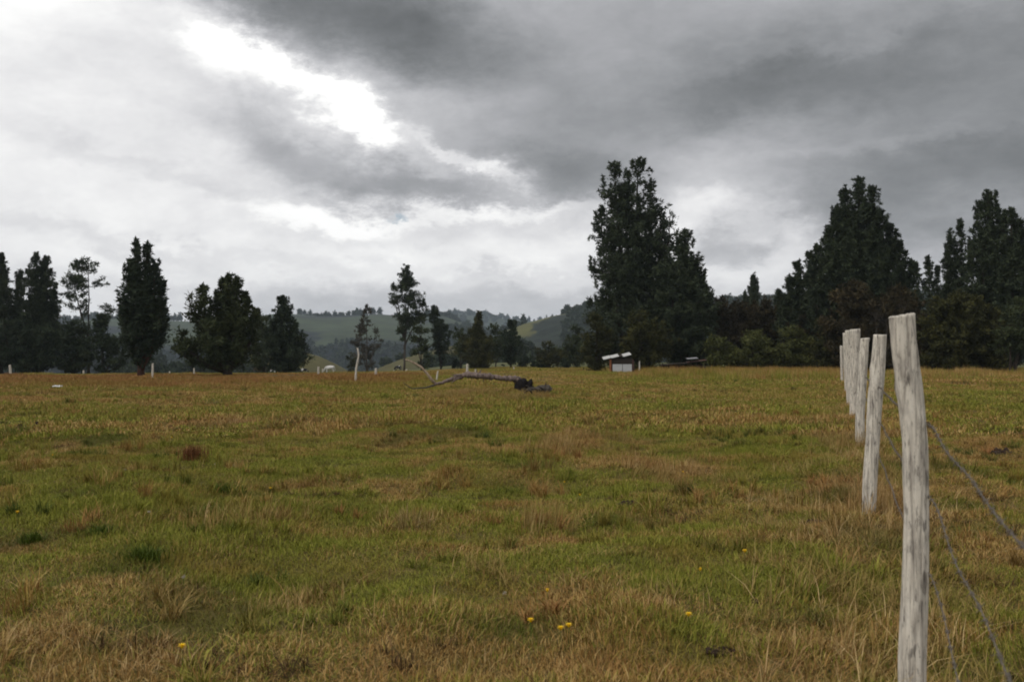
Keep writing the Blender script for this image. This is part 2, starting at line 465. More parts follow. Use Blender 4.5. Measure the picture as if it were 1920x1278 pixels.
h4 = hill([(690, 700), (720, 686), (760, 671), (800, 660), (840, 650), (880, 648), (930, 650), (990, 656), (1050, 662), (1110, 668), (1200, 676)], 430, 110, 160, -24, mh4, 2.0, seed=21)
h5 = hill([(470, 664), (540, 660), (575, 661), (600, 668), (630, 682), (655, 696), (690, 712)], 400, 90, 150, -24, mh4, 1.5, seed=25)
h6 = hill([(-200, 640), (120, 640), (200, 652), (250, 664), (300, 682), (340, 700), (380, 715)], 520, 160, 200, -30, mh2, 2, seed=27)

# trees standing on the hills: one mass of distant woods
def cover(hd, n, pick, size, seed):
    X, Y, Z, V, U = hd; r = np.random.default_rng(seed)
    out = []
    iy = r.integers(0, X.shape[0]-1, n); ix = r.integers(0, X.shape[1]-1, n); fx = r.random(n); fy = r.random(n)
    def lerp(M): return ((M[iy, ix]*(1-fx)+M[iy, ix+1]*fx)*(1-fy)+(M[iy+1, ix]*(1-fx)+M[iy+1, ix+1]*fx)*fy)
    x, y, z, v, u = lerp(X), lerp(Y), lerp(Z), lerp(V), lerp(U)
    k = pick(x, y, z, v, u, r)
    k &= v < 0.12
    for q in np.nonzero(k)[0]: woods_pts.append((x[q], y[q], z[q], size*r.uniform(0.6, 1.35)))
cover(h2, 30000, lambda x, y, z, v, u, r: (((fbm(x/260, y/260, 50, 3)+(10-z)*0.004) > 0.56) | ((v > -0.05) & (fbm(x/90, y/90, 8, 2) > 0.47))) & (r.random(len(x)) < 0.5), 6.5, 1)
cover(h3, 26000, lambda x, y, z, v, u, r: ((fbm(x/110, y/110, 51, 3)+(u > 1075)*0.12-(u < 1060)*(v > -0.45)*0.12) > 0.49) & (r.random(len(x)) < 0.5), 5.5, 2)
cover(h3, 5000, lambda x, y, z, v, u, r: (v > -0.02) & (u > 1030) & (r.random(len(x)) < 0.7), 5, 7)
cover(h1, 9000, lambda x, y, z, v, u, r: (fbm(x/300, y/300, 52, 3) > 0.46) & (r.random(len(x)) < 0.4), 10, 3)
cover(h4, 6000, lambda x, y, z, v, u, r: (((v < -0.45) & (u > 780)) | ((u < 780) & (v > 0.0)) | (fbm(x/22, y/22, 53, 2) > 0.66)) & (r.random(len(x)) < 0.35), 3.2, 4)
cover(h6, 5000, lambda x, y, z, v, u, r: (fbm(x/40, y/40, 54, 2) > 0.55) & (r.random(len(x)) < 0.3), 4, 5)
# dark scrub in the dip beyond the field
r_ = np.random.default_rng(99)
for _ in range(2600):
    u = r_.uniform(150, 1150); d = r_.uniform(300, 420)
    x = at(u, d); 
    if fbm(x/18, d/18, 77, 2) > 0.45 and not 560 < u < 800: woods_pts.append((x, d, Gf(x, d)-0.3, r_.uniform(2.2, 4.6)))

def gn_instancer(name, pts, rots, scls, idx, protos, extra=None):
    """one stuff object: a point per tuft or tree, instanced from the variants"""
    me = bpy.data.meshes.new(name); pts = np.asarray(pts, np.float32)
    me.vertices.add(len(pts)); me.vertices.foreach_set('co', pts.ravel())
    a = me.attributes.new('rot', 'FLOAT_VECTOR', 'POINT'); a.data.foreach_set('vector', np.asarray(rots, np.float32).ravel())
    a = me.attributes.new('scl', 'FLOAT_VECTOR', 'POINT'); a.data.foreach_set('vector', np.asarray(scls, np.float32).ravel())
    a = me.attributes.new('idx', 'INT', 'POINT'); a.data.foreach_set('value', np.asarray(idx, np.int32))
    a = me.attributes.new('tint', 'FLOAT_VECTOR', 'POINT')
    a.data.foreach_set('vector', np.asarray(extra if extra is not None else np.zeros((len(pts), 3)), np.float32).ravel())
    coll = bpy.data.collections.new(name+'_variants')
    for k, pm in enumerate(protos):
        po = bpy.data.objects.new('%s_variant_%02d' % (name, k), pm); coll.objects.link(po)
    ng = bpy.data.node_groups.new(name+'_scatter', 'GeometryNodeTree')
    ng.interface.new_socket('Geometry', in_out='INPUT', socket_type='NodeSocketGeometry')
    ng.interface.new_socket('Geometry', in_out='OUTPUT', socket_type='NodeSocketGeometry')
    N = ng.nodes; Lk = ng.links
    gi = N.new('NodeGroupInput'); go = N.new('NodeGroupOutput')
    ip = N.new('GeometryNodeInstanceOnPoints'); ip.inputs['Pick Instance'].default_value = True
    ci = N.new('GeometryNodeCollectionInfo'); ci.inputs['Collection'].default_value = coll
    ci.inputs['Separate Children'].default_value = True; ci.inputs['Reset Children'].default_value = True
    def na(nm, typ):
        q = N.new('GeometryNodeInputNamedAttribute'); q.data_type = typ; q.inputs['Name'].default_value = nm
        return q.outputs['Attribute']
    e2r = N.new('FunctionNodeEulerToRotation'); Lk.new(na('rot', 'FLOAT_VECTOR'), e2r.inputs[0])
    Lk.new(gi.outputs[0], ip.inputs['Points']); Lk.new(ci.outputs[0], ip.inputs['Instance'])
    Lk.new(na('idx', 'INT'), ip.inputs['Instance Index'])
    Lk.new(e2r.outputs[0], ip.inputs['Rotation']); Lk.new(na('scl', 'FLOAT_VECTOR'), ip.inputs['Scale'])
    Lk.new(ip.outputs[0], go.inputs[0])
    o = link(name, me); md = o.modifiers.new('scatter', 'NODES'); md.node_group = ng
    return o

def leaf_cloud(cen, rad, per, size, r, up=0.35, stretch=(1,1,1), elong=1.0):
    """per leaf-sized triangles around every centre"""
    n = len(cen)*per
    c = np.repeat(cen, per, 0); rr = np.repeat(np.broadcast_to(rad, (len(cen),)), per)
    off = r.normal(size=(n, 3)); off /= np.linalg.norm(off, axis=1)[:, None]+1e-9
    off *= (r.random((n, 1))**0.9)*1.28
    p = c+off*rr[:, None]*np.array(stretch)
    d = off*0.8+r.normal(size=(n, 3))*0.55+np.array([0, 0, up]); d /= np.linalg.norm(d, axis=1)[:, None]
    q = np.cross(d, r.normal(size=(n, 3))); q /= np.linalg.norm(q, axis=1)[:, None]+1e-9
    s = size*r.uniform(0.55, 1.4, (n, 1))
    v = np.stack([p-q*s*0.45, p+q*s*0.45, p+d*s*elong], 1).reshape(-1, 3)
    f = np.arange(n*3).reshape(-1, 3)
    rnd = np.repeat(np.clip(np.repeat(r.random(len(cen)), per)*0.6+r.random(n)*0.4, 0, 1), 3)
    return v, f, rnd

def build_woods():
    protos = []
    for k in range(5):
        r = np.random.default_rng(200+k)
        con = k < 2
        m = 26
        t = r.random(m)
        wdt = (1-t)*0.36+0.05 if con else np.sqrt(np.clip(1-(t*1.6-0.6)**2, 0, 1))*0.5
        ph = r.uniform(0, 6.28, m)
        cen = np.stack([np.cos(ph)*wdt*0.8, np.sin(ph)*wdt*0.8, 0.12+t*(1.0 if con else 0.72)], 1)
        v, f, rnd = leaf_cloud(cen, np.full(m, 0.20), 7, 0.26, r)
        protos.append(mesh_np('distant_tree', v, f, LC if k % 2 else LP, False, {'rnd': rnd}))
    W = np.array(woods_pts); n = len(W); r = np.random.default_rng(5)
    print('far trees', n)
    s = W[:, 3:4]*np.array([[1, 1, 1.0]])*r.uniform(0.8, 1.2, (n, 3))
    o = gn_instancer('far_woods', W[:, :3], np.stack([np.zeros(n), np.zeros(n), r.uniform(0, 6.28, n)], 1), s, r.integers(0, 5, n), protos)
    tag(o, 'dark woods and lone trees spread over the distant hills', 'woods', kind='stuff')
build_woods()

# ------------------------------------------------------------------ trees
SHAPES = {
    'cone':  [(0, .55), (.08, .9), (.18, 1), (.4, .80), (.6, .58), (.8, .30), (.93, .12), (1, .03)],
    'flame': [(0, .35), (.12, .72), (.3, .97), (.45, 1), (.62, .82), (.78, .55), (.9, .28), (1, .05)],
    'dome':  [(0, .45), (.15, .85), (.35, 1), (.6, .92), (.8, .68), (.93, .38), (1, .08)],
    'col':   [(0, .8), (.2, 1), (.5, .98), (.7, .80), (.85, .58), (.95, .34), (1, .10)],
    'bush':  [(0, .85), (.2, 1), (.5, .95), (.75, .75), (.92, .42), (1, .10)],
}
def tree(name, label, cat, base_px, d, lobes, leaf, bark, group=None, dens=1.0, leafsz=0.11, clump=0.34, trunk_r=0.22,
         seed=1, trunks=None, per=30, ws=1.0, gap=0.0, base_row=None, sink=0.15, elong=2.1):
    """lobes: (column, top row, bottom row, half width in photo pixels, shape[, depth offset m]) measured at distance d"""
    r = np.random.default_rng(seed)
    bx = at(base_px, d); bz = Gf(bx, d)-0.05
    root = empty(name, (bx, d, bz), label=label, cat=cat, group=group)
    T = MB(); cens = []; rads = []; inner = []
    first = True
    for li, lb in enumerate(lobes):
        px, top, bot, hw, shp = lb[:5]; dy = lb[5] if len(lb) > 5 else float(r.uniform(-0.25, 0.25)*hw*d/FOC)
        dd = d+dy
        lx = at(px, d)-bx; ztop = zt(top, d)-bz; zbot = max(zt(bot, d)-bz, 0.15); W = hw/FOC*d*ws; H = max(ztop-zbot, 0.5)
        prof = SHAPES[shp]
        # leader
        tb = Vector((0, 0, -0.2)) if first or trunks is None else Vector((lx*0.85, dy*0.8, -0.2))
        if trunks is None and not first: tb = Vector((0, 0, max(0.3, zbot*0.5)))
        tp = Vector((lx, dy, ztop-0.25))
        mid = tb.lerp(tp, 0.3)+Vector((lx*0.15, dy*0.15, 0))
        if not first: mid = Vector((lx*0.95, dy*0.95, max(zbot, 0.5)+0.2*H))
        pts = []
        for k in range(9):
            t = k/8; q = tb.lerp(mid, t).lerp(mid.lerp(tp, t), t)
            pts.append(q+Vector((r.normal()*0.05, r.normal()*0.05, 0))*min(1, W*0.4)*(0 if k == 0 else 1))
        tr = trunk_r*(1.0 if first else 0.6)
        T.tube(pts, [tr*(1-0.93*(k/8))+0.015+(0.35*tr if k == 0 else 0) for k in range(9)], 7, 0.18, seed=seed+li)
        def axis(t):
            z = zbot+t*H
            for a_, b_ in zip(pts, pts[1:]):
                if a_.z <= z <= b_.z: return a_.lerp(b_, (z-a_.z)/max(b_.z-a_.z, 1e-6))
            return Vector((lx, dy, z))
        area = 2*math.pi*W*0.7*H
        nb = max(14, int(area*0.85*dens))
        first = False; conif = shp in ('cone', 'flame', 'col')
        lump = r.uniform(0, 100)
        for b_ in range(nb):
            t = float(r.random()**0.85) if shp in ('cone', 'flame') else float(r.random())
            if b_ < 3: t = 0.97-0.02*b_
            wt = float(np.interp(t, [p[0] for p in prof], [p[1] for p in prof]))*W
            ph = float(r.uniform(0, 2*math.pi))
            lumpy = 0.72+0.62*float(vnoise(ph*1.3+lump, t*H/1.5+lump, seed))
            L = wt*lumpy*float(r.uniform(0.72, 1.12))*(1.25 if r.random() < 0.1 else 1)
            if gap > 0 and float(vnoise(ph*1.1+lump+31, t*H/1.2, seed+9)) < gap: continue
            a0 = axis(max(0.0, t-0.06*W/H*1.5))
            rise = (0.45 if shp in ('flame', 'col') else 0.22)*L
            end = Vector((a0.x*1+math.cos(ph)*L, a0.y+math.sin(ph)*L, zbot+t*H+rise*0.3))
            if L > 0.7 and (b_ % 2 == 0):
                m1 = a0.lerp(end, 0.5)+Vector((0, 0, -0.08*L))
                rb = max(0.012, 0.022*L+0.01)
                T.tube([a0, m1, end], [rb, rb*0.6, rb*0.2], 3, cap=False)
            nc = max(1, int(round(L/(clump*0.85))))
            for c_ in range(nc):
                u = 1.0-c_/max(nc, 1)*0.9
                if u < 0.25: break
                q = a0.lerp(end, u)
                j = r.normal(size=3)*clump*0.4
                cens.append((q.x+j[0], q.y+j[1], max(q.z+j[2]-0.1*(1-u)*L, 0.1)))
                rads.append(clump*float(r.uniform(0.55, 1.1))*(1.0-0.85*max(0, t-0.3)/0.7) if conif else clump*float(r.uniform(0.6, 1.1)))
        # foliage hugging the leader, so the top closes to a spire
        if conif and gap < 0.35:
            zz_ = ztop-0.25
            while zz_ > zbot+0.45*H:
                t = (zz_-zbot)/H; wt = float(np.interp(t, [p[0] for p in prof], [p[1] for p in prof]))*W; a0 = axis(t)
                for _ in range(2 if gap == 0 else 1):
                    ph = float(r.uniform(0, 6.28)); q = wt*float(r.uniform(0.1, 0.6))
                    cens.append((a0.x+math.cos(ph)*q, a0.y+math.sin(ph)*q, zz_)); rads.append(min(0.42, 0.10+0.5*wt))
                zz_ -= 0.20
        # pointed shoots that break the outline
        ns = int(area*(0.30 if conif else 0.10)*min(1, dens))
        for k in range(ns):
            t = float(r.uniform(0.25, 0.97)); wt = float(np.interp(t, [p[0] for p in prof], [p[1] for p in prof]))*W
            ph = float(r.uniform(0, 2*math.pi)); a0 = axis(t); hgt = min(float(r.uniform(0.4, 1.1))*(1 if conif else 0.6), (1-t)*H*0.7+0.12)
            if gap > 0 and float(vnoise(ph*1.1+lump+31, t*H/1.2, seed+9)) < gap: continue
            q = float(r.uniform(0.75, 1.02))*wt
            for c_ in range(4):
                cens.append((a0.x+math.cos(ph)*(q+0.05*c_), a0.y+math.sin(ph)*(q+0.05*c_), zbot+t*H+hgt*c_/3)); rads.append(0.20-0.045*c_)
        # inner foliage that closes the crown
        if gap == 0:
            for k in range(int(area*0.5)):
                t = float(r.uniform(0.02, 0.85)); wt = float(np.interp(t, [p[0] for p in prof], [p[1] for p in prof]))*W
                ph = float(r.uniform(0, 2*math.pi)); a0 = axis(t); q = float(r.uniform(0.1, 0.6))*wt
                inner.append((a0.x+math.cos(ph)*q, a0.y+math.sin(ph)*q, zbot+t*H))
        if shp in ('cone', 'flame', 'col'):
            for k in range(4): cens.append((lx+r.normal()*0.03, dy+r.normal()*0.03, ztop-0.24*k)); rads.append(0.07+0.055*k)
    T.build('trunk', bark, root, smooth=True)
    cens = np.array(cens); rads = np.array(rads)
    v, f, rnd = leaf_cloud(cens, rads, per, leafsz, r, 0.45, (1, 1, 0.85), elong)
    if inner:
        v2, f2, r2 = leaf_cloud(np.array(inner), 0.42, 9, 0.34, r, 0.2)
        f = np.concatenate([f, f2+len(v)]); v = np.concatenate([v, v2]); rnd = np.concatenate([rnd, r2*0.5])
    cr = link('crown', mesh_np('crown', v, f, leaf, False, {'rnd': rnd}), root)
    tree.count = getattr(tree, 'count', 0)+len(f)
    return root

TG = 'trees around the pasture'
# left edge
tree('pine_tree', 'tall dark pine cut by the left edge of the picture', 'tree', 2, 118,
     [(4, 476, 690, 44, 'cone'), (34, 506, 640, 22, 'cone'), (-40, 500, 690, 50, 'cone')], LP, BK, TG, seed=11, trunk_r=0.25, dens=1.3)
tree('pine_tree', 'dark twin-tipped pine left of the sparse tall tree', 'tree', 74, 122,
     [(67, 474, 690, 34, 'flame'), (81, 480, 640, 26, 'flame'), (76, 540, 692, 44, 'cone'), (98, 545, 692, 28, 'cone')], LP, BK, TG, seed=12, dens=1.3)
tree('pine_tree', 'thin open-crowned pine with bare lower trunk left of the columnar cypress', 'tree', 166, 112,
     [(163, 482, 552, 34, 'dome'), (150, 556, 620, 34, 'dome'), (202, 572, 606, 16, 'dome'), (136, 515, 560, 18, 'dome')], LP, BK, TG,
     seed=13, dens=0.75, gap=0.40, trunk_r=0.14, clump=0.32, per=30, leafsz=0.11, ws=1.15)
tree('young_pine', 'low dense young pine at the foot of the thin open-crowned pine', 'tree', 140, 108,
     [(128, 612, 697, 34, 'cone'), (150, 600, 697, 34, 'dome'), (108, 628, 697, 34, 'dome')], LC, BK, TG, seed=14)
tree('young_pine', 'low dark young pine just left of the columnar cypress', 'tree', 196, 106,
     [(186, 590, 697, 34, 'cone'), (212, 632, 697, 24, 'cone'), (228, 668, 698, 12, 'bush')], LC, BK, TG, seed=15)
tree('young_pine', 'low dark pine under the twin-tipped pine', 'tree', 50, 108,
     [(46, 590, 697, 44, 'cone'), (84, 610, 697, 30, 'dome'), (10, 600, 697, 34, 'dome')], LC, BK, TG, seed=16)
tree('cypress_tree', 'dense columnar cypress with two pointed tips and a reddish double trunk', 'tree', 266, 75,
     [(254, 450, 684, 20, 'flame', 0), (272, 454, 680, 22, 'flame', 0.4), (234, 556, 660, 16, 'flame'), (304, 528, 656, 16, 'flame'),
      (250, 490, 680, 30, 'flame', -0.5), (288, 490, 672, 30, 'flame', 0.2), (268, 540, 684, 36, 'flame', -0.3), (240, 580, 676, 16, 'flame'), (300, 570, 668, 18, 'flame')], LC, BR, TG, seed=17, trunks=None, dens=2.2, clump=0.34, leafsz=0.11,
     trunk_r=0.24, per=26, ws=0.92)
tree('cypress_tree', 'broad many-topped cypress with a thick trunk, right of the columnar cypress', 'tree', 427, 74,
     [(428, 517, 684, 20, 'flame', 0), (411, 522, 684, 18, 'flame', 0.6), (444, 521, 684, 19, 'flame', -0.4), (384, 536, 684, 18, 'flame', -0.5), (358, 554, 625, 16, 'dome', -0.4), (350, 625, 684, 28, 'bush', -0.6),
      (459, 550, 684, 18, 'flame', 0.3), (338, 652, 684, 14, 'bush', 0.2), (398, 605, 686, 40, 'bush', -0.8), (473, 580, 684, 18, 'flame', 0.8), (425, 575, 684, 44, 'bush', 0.6), (400, 545, 684, 18, 'flame', 0.9)], LB, BK, TG, seed=18, dens=1.7, clump=0.36, leafsz=0.11, trunk_r=0.34, ws=1.05)
tree('cypress_tree', 'pointed cone-shaped cypress standing left of the grazing white horse', 'tree', 530, 112,
     [(530, 556, 692, 44, 'cone', 0), (520, 600, 694, 36, 'cone', -0.5), (550, 610, 694, 26, 'cone', 0.5)], LC, BK, TG, seed=19, dens=1.5, clump=0.34)
tree('young_pine', 'dull green tree filling the gap between the broad and the cone-shaped cypress', 'tree', 495, 120,
     [(492, 592, 694, 26, 'dome'), (480, 606, 694, 20, 'dome')], LB, BK, TG, seed=20)
# middle distance
tree('withered_tree', 'grey-brown half-bare tree behind the crooked tall post', 'tree', 688, 175,
     [(687, 572, 690, 26, 'cone'), (676, 600, 688, 20, 'dome'), (702, 612, 690, 18, 'dome')], LR, BG, TG, seed=21, dens=0.35, gap=0.38, clump=0.5, trunk_r=0.17, per=14, leafsz=0.2)
tree('round_bush', 'dark olive bush at the foot of the half-bare tree', 'bush', 658, 165, [(658, 664, 700, 12, 'bush')], LO, BK, 'bushes at the end of the pasture', seed=22, trunk_r=0.06)
tree('eucalyptus_tree', 'tall ragged tree with clumped crown standing alone on the skyline', 'tree', 758, 150,
     [(762, 499, 556, 17, 'flame', 0), (768, 520, 570, 20, 'dome', 0.4), (742, 535, 562, 12, 'dome', -0.5), (740, 556, 580, 13, 'dome', 0.3), (766, 556, 612, 20, 'dome', 0),
      (788, 556, 600, 16, 'dome', 0.5), (760, 590, 640, 14, 'dome', 0)], LP, BG, TG, seed=23, dens=1.5, gap=0.15, clump=0.34, trunk_r=0.17, per=30, leafsz=0.12)
tree('eucalyptus_tree', 'slender straggly tree just right of the tall ragged skyline tree', 'tree', 790, 148,
     [(790, 596, 660, 16, 'dome'), (782, 620, 668, 14, 'dome'), (796, 655, 690, 9, 'dome')], LB, BK, TG, seed=24, dens=0.8, gap=0.3, trunk_r=0.1, per=18, leafsz=0.2)
tree('cypress_tree', 'narrow dark leaning tree above the yellow spur', 'tree', 828, 150,
     [(814, 573, 662, 13, 'flame'), (826, 600, 672, 19, 'flame'), (831, 650, 684, 9, 'bush')], LC, BK, TG, seed=25, dens=1.6, trunk_r=0.1)
tree('broadleaf_tree', 'olive green tree with thin top behind the fallen log', 'tree', 897, 135,
     [(896, 584, 690, 20, 'cone', 0), (893, 615, 693, 34, 'dome', 0.3), (905, 630, 694, 30, 'dome', -0.5)], LO, BK, TG, seed=26, dens=1.2, clump=0.34)
tree('broadleaf_tree', 'small rounded green tree left of the thin-topped olive tree', 'tree', 864, 145,
     [(862, 614, 664, 17, 'dome'), (876, 640, 676, 12, 'dome')], LB, BK, TG, seed=27, trunk_r=0.09)
tree('broadleaf_tree', 'dull green tree right of the thin-topped olive tree', 'tree', 930, 150,
     [(928, 608, 668, 16, 'dome'), (940, 622, 672, 10, 'dome')], LB, BK, TG, seed=28, trunk_r=0.09)
tree('broadleaf_tree', 'upright dark tree on two thin trunks behind the right end of the log', 'tree', 958, 140,
     [(958, 600, 676, 20, 'flame', 0), (966, 640, 680, 16, 'dome', 0.3), (946, 650, 690, 8, 'flame', -0.3)], LC, BK, TG, seed=29, dens=1.5, trunk_r=0.1)
tree('broadleaf_tree', 'low spreading olive tree between the log and the shed', 'tree', 1030, 140,
     [(1028, 642, 690, 20, 'dome'), (1048, 655, 690, 16, 'dome'), (1010, 655, 684, 10, 'dome')], LO, BK, TG, seed=30, trunk_r=0.1)
tree('broadleaf_tree', 'grey-green tree left of the giant twin pine', 'tree', 1082, 142,
     [(1080, 610, 690, 22, 'dome'), (1062, 640, 690, 16, 'dome')], LB, BK, TG, seed=31, trunk_r=0.12)
for i, (px, rw, hw, dd) in enumerate([(857, 683, 8, 150), (985, 679, 12, 148), (1018, 685, 12, 140), (1060, 682, 8, 138), (1002, 692, 5, 150)]):
    lab = ['small dark round bush left of the upright post behind the log', 'round dark bush below the olive tree right of the two-trunk tree', 'round dark bush on the far green strip, under the low spreading tree',
           'dark bush standing nearest the left side of the giant pine', 'tiny dark shrub between the two round bushes'][i]
    tree('round_bush', lab, 'bush', px, dd, [(px, rw-hw*0.7, rw+9, hw, 'bush')], LC, BK, 'bushes at the end of the pasture', seed=40+i, trunk_r=0.05, clump=0.3, leafsz=0.16)
# the giant over the shed
tree('pine_tree', 'giant twin-topped pine rising over the white-panelled shed', 'tree', 1190, 104,
     [(1198, 297, 560, 40, 'col', 0), (1153, 304, 560, 34, 'col', -0.3), (1222, 335, 560, 28, 'col', 0.6), (1175, 340, 600, 40, 'col', 0.9), (1128, 385, 640, 28, 'col', 0.4), (1240, 400, 620, 34, 'dome', 0.2), (1256, 400, 560, 18, 'dome', -0.5),
      (1150, 500, 692, 48, 'col', -1.0), (1215, 500, 692, 52, 'col', 0.5), (1190, 440, 620, 40, 'col', 0.8), (1118, 560, 680, 26, 'bush', 0.3)],
     LP, BK, TG, seed=50, dens=0.92, gap=0.30, clump=0.44, leafsz=0.12, trunk_r=0.42, per=28, ws=1.1)
tree('cypress_tree', 'dense dark cone-topped tree leaning against the right side of the giant pine', 'tree', 1285, 102,
     [(1284, 430, 692, 44, 'flame', 0), (1305, 490, 694, 44, 'cone', 0.5), (1258, 480, 692, 44, 'dome', -0.3), (1326, 535, 694, 30, 'cone', 0.2)], LP, BK, TG, seed=51, ws=1.12, dens=1.3, trunk_r=0.3)
tree('broadleaf_tree', 'yellow-green leafy tree in front of the giant pine, above the shed', 'tree', 1205, 98,
     [(1200, 586, 692, 34, 'dome'), (1235, 600, 694, 34, 'dome'), (1185, 620, 668, 20, 'dome')], LO, BK, TG, seed=52, dens=1.3)
tree('broadleaf_tree', 'olive leafy tree left of the shed at the foot of the giant pine', 'tree', 1118, 100,
     [(1118, 590, 694, 26, 'dome'), (1100, 640, 696, 14, 'dome'), (1140, 620, 660, 16, 'dome')], LO, BK, TG, seed=53, dens=1.3)
tree('pine_tree', 'small pointed pine showing above the brown scrub right of the giant pine', 'tree', 1412, 150,
     [(1412, 515, 690, 30, 'cone'), (1398, 545, 690, 20, 'cone')], LP, BK, TG, seed=54)
# scrub band
SG = 'scrub along the right side of the pasture'
scrub = [
 ('bush', 1368, 106, [(1352, 562, 690, 34, 'bush'), (1392, 566, 690, 36, 'bush')], LW, 'brown twiggy scrub just right of the dark cone-topped tree'),
 ('bush', 1440, 108, [(1428, 560, 690, 36, 'bush'), (1462, 566, 690, 34, 'bush')], LW, 'reddish brown scrub below the small pointed pine'),
 ('bush', 1505, 104, [(1490, 576, 690, 32, 'bush'), (1520, 560, 690, 38, 'bush')], LW, 'brown-green scrub left of the foot of the great conical pine'),
 ('bush', 1352, 98, [(1345, 634, 692, 26, 'bush'), (1372, 650, 692, 22, 'bush')], LG, 'bright green low bush with the rusty-roofed shed on its left'),
 ('bush', 1420, 99, [(1408, 622, 692, 32, 'bush'), (1438, 640, 692, 26, 'bush')], LG, 'wide green bush in the middle of the low green row'),
 ('bush', 1490, 98, [(1482, 616, 692, 34, 'bush'), (1512, 634, 692, 26, 'bush')], LG, 'tallest green bush of the low row, nearer the fence posts'),
 ('bush', 1545, 96, [(1548, 600, 692, 32, 'bush'), (1570, 640, 692, 22, 'bush')], LO, 'dark olive bush right behind the most distant fence posts'),
 ('bush', 1610, 94, [(1600, 528, 692, 52, 'bush'), (1640, 560, 694, 40, 'bush')], LW, 'large brown-green bush behind the tops of the fence posts'),
 ('bush', 1690, 92, [(1680, 540, 694, 46, 'bush'), (1712, 560, 694, 42, 'bush')], LW, 'large brown-tinged bush behind the nearest fence post'),
 ('bush', 1770, 88, [(1764, 560, 696, 44, 'bush'), (1800, 548, 696, 46, 'bush')], LO, 'dark rounded bush right of the nearest fence post'),
 ('bush', 1840, 88, [(1832, 566, 692, 44, 'bush'), (1858, 580, 672, 36, 'bush')], LO, 'olive-leaved bush beside the two slanting trunks on the right'),
]
for i, (kd, px, dd, lb, lf, lab) in enumerate(scrub):
    tree('scrub_bush', lab, kd, px, dd, lb, lf, BK, SG, seed=60+i, dens=1.7, clump=0.34, leafsz=0.115, trunk_r=0.12, ws=1.12)
tree('pine_tree', 'great conical pine behind the fence posts', 'tree', 1612, 98,
     [(1612, 333, 640, 40, 'flame', 0), (1590, 352, 640, 34, 'flame', 0.6), (1634, 350, 640, 34, 'flame', -0.4), (1570, 385, 660, 34, 'flame', -0.2), (1655, 390, 660, 34, 'flame', 0.5),
      (1552, 425, 680, 34, 'flame', -0.6), (1674, 420, 680, 32, 'flame', 0.2), (1692, 452, 690, 30, 'flame', 0.4), (1708, 488, 690, 24, 'flame', -0.3), (1612, 400, 692, 66, 'cone', 0.9),
      (1535, 460, 690, 32, 'flame', 0.4), (1585, 450, 690, 44, 'flame', -1.0), (1640, 450, 690, 44, 'flame', -0.9)],
     LP, BK, TG, seed=80, dens=1.15, trunk_r=0.4, clump=0.36, leafsz=0.115)
tree('pine_tree', 'shorter dark pine on the left shoulder of the great conical pine', 'tree', 1515, 104,
     [(1520, 472, 690, 30, 'flame', 0), (1500, 490, 690, 30, 'flame', 0.6), (1482, 520, 690, 26, 'flame', 0), (1460, 545, 690, 20, 'flame', -0.4)], LP, BK, TG, seed=81, dens=1.4)
tree('pine_tree', 'thin open pine between the great conical pine and the group on the right edge', 'tree', 1740, 108,
     [(1742, 480, 690, 24, 'cone', 0), (1722, 492, 690, 20, 'cone', 0.4), (1758, 500, 690, 18, 'cone', 0)], LP, BK, TG, seed=82, dens=0.9, gap=0.2)
tree('pine_tree', 'feathery pointed pine left of the tallest pine on the right edge', 'tree', 1800, 100,
     [(1803, 412, 690, 30, 'cone', 0), (1785, 430, 690, 28, 'cone', 0.4), (1775, 470, 690, 24, 'cone', -0.3)], LP, BK, TG, seed=83, dens=1.0, gap=0.2, ws=1.15)
tree('pine_tree', 'tallest pine of the group on the right edge', 'tree', 1860, 94,
     [(1853, 357, 690, 40, 'col', 0), (1862, 362, 690, 40, 'col', 0.5), (1840, 440, 690, 46, 'col', -0.4), (1875, 430, 690, 40, 'col', 0.6)], LP, BK, TG, seed=84, dens=1.0, gap=0.22, trunk_r=0.35)
tree('pine_tree', 'dark pine cut by the right edge of the picture', 'tree', 1900, 92,
     [(1898, 392, 660, 34, 'col', 0), (1920, 410, 660, 36, 'col', 0.5), (1950, 400, 680, 60, 'col', -0.4)], LP, BK, TG, seed=85, dens=1.1, gap=0.15, trunk_r=0.3)
tree('broadleaf_tree', 'low-branched tree on two slanting trunks at the right edge', 'tree', 1902, 84,
     [(1915, 560, 664, 34, 'bush', 0), (1890, 590, 650, 24, 'bush', -0.3)], LB, BK, TG, seed=86, dens=1.4, trunk_r=0.14, trunks=True)
print('leaf triangles', tree.count)

# bare twigs over the brown scrub
def bare(px, d, row, h, label, seed):
    r = random.Random(seed); x = at(px, d); z = Gf(x, d)
    root = empty('bare_sapling', (x, d, z), label=label, cat='sapling', group='leafless saplings in the scrub')
    T = MB(); H = zt(row, d)-z
    def grow(p, dr, L, rad, lvl):
        q = p+dr*L; m = p.lerp(q, 0.5)+Vector((r.gauss(0, .05), r.gauss(0, .05), r.gauss(0, .03)))*L
        T.tube([p, m, q], [rad, rad*0.8, rad*0.55], 4, cap=False)
        if lvl == 0: return
        for _ in range(3):
            nd = (dr+Vector((r.gauss(0, .55), r.gauss(0, .55), r.gauss(0.05, .3)))).normalized()
            grow(p.lerp(q, r.uniform(0.55, 1)), nd, L*r.uniform(0.5, 0.75), rad*0.55, lvl-1)
    grow(Vector((0, 0, -0.1)), Vector((h, 0, 1)).normalized(), H*0.45, 0.05, 4)
    T.build('trunk', BG, root)
bare(1655, 90, 535, 0.1, 'leafless pale sapling arching behind the fence post tops', 3)
bare(1600, 91, 600, -0.2, 'leafless sapling tangled behind the distant fence posts', 4)
bare(1350, 103, 548, 0.3, 'leafless sapling over the brown scrub beside the giant pine', 5)

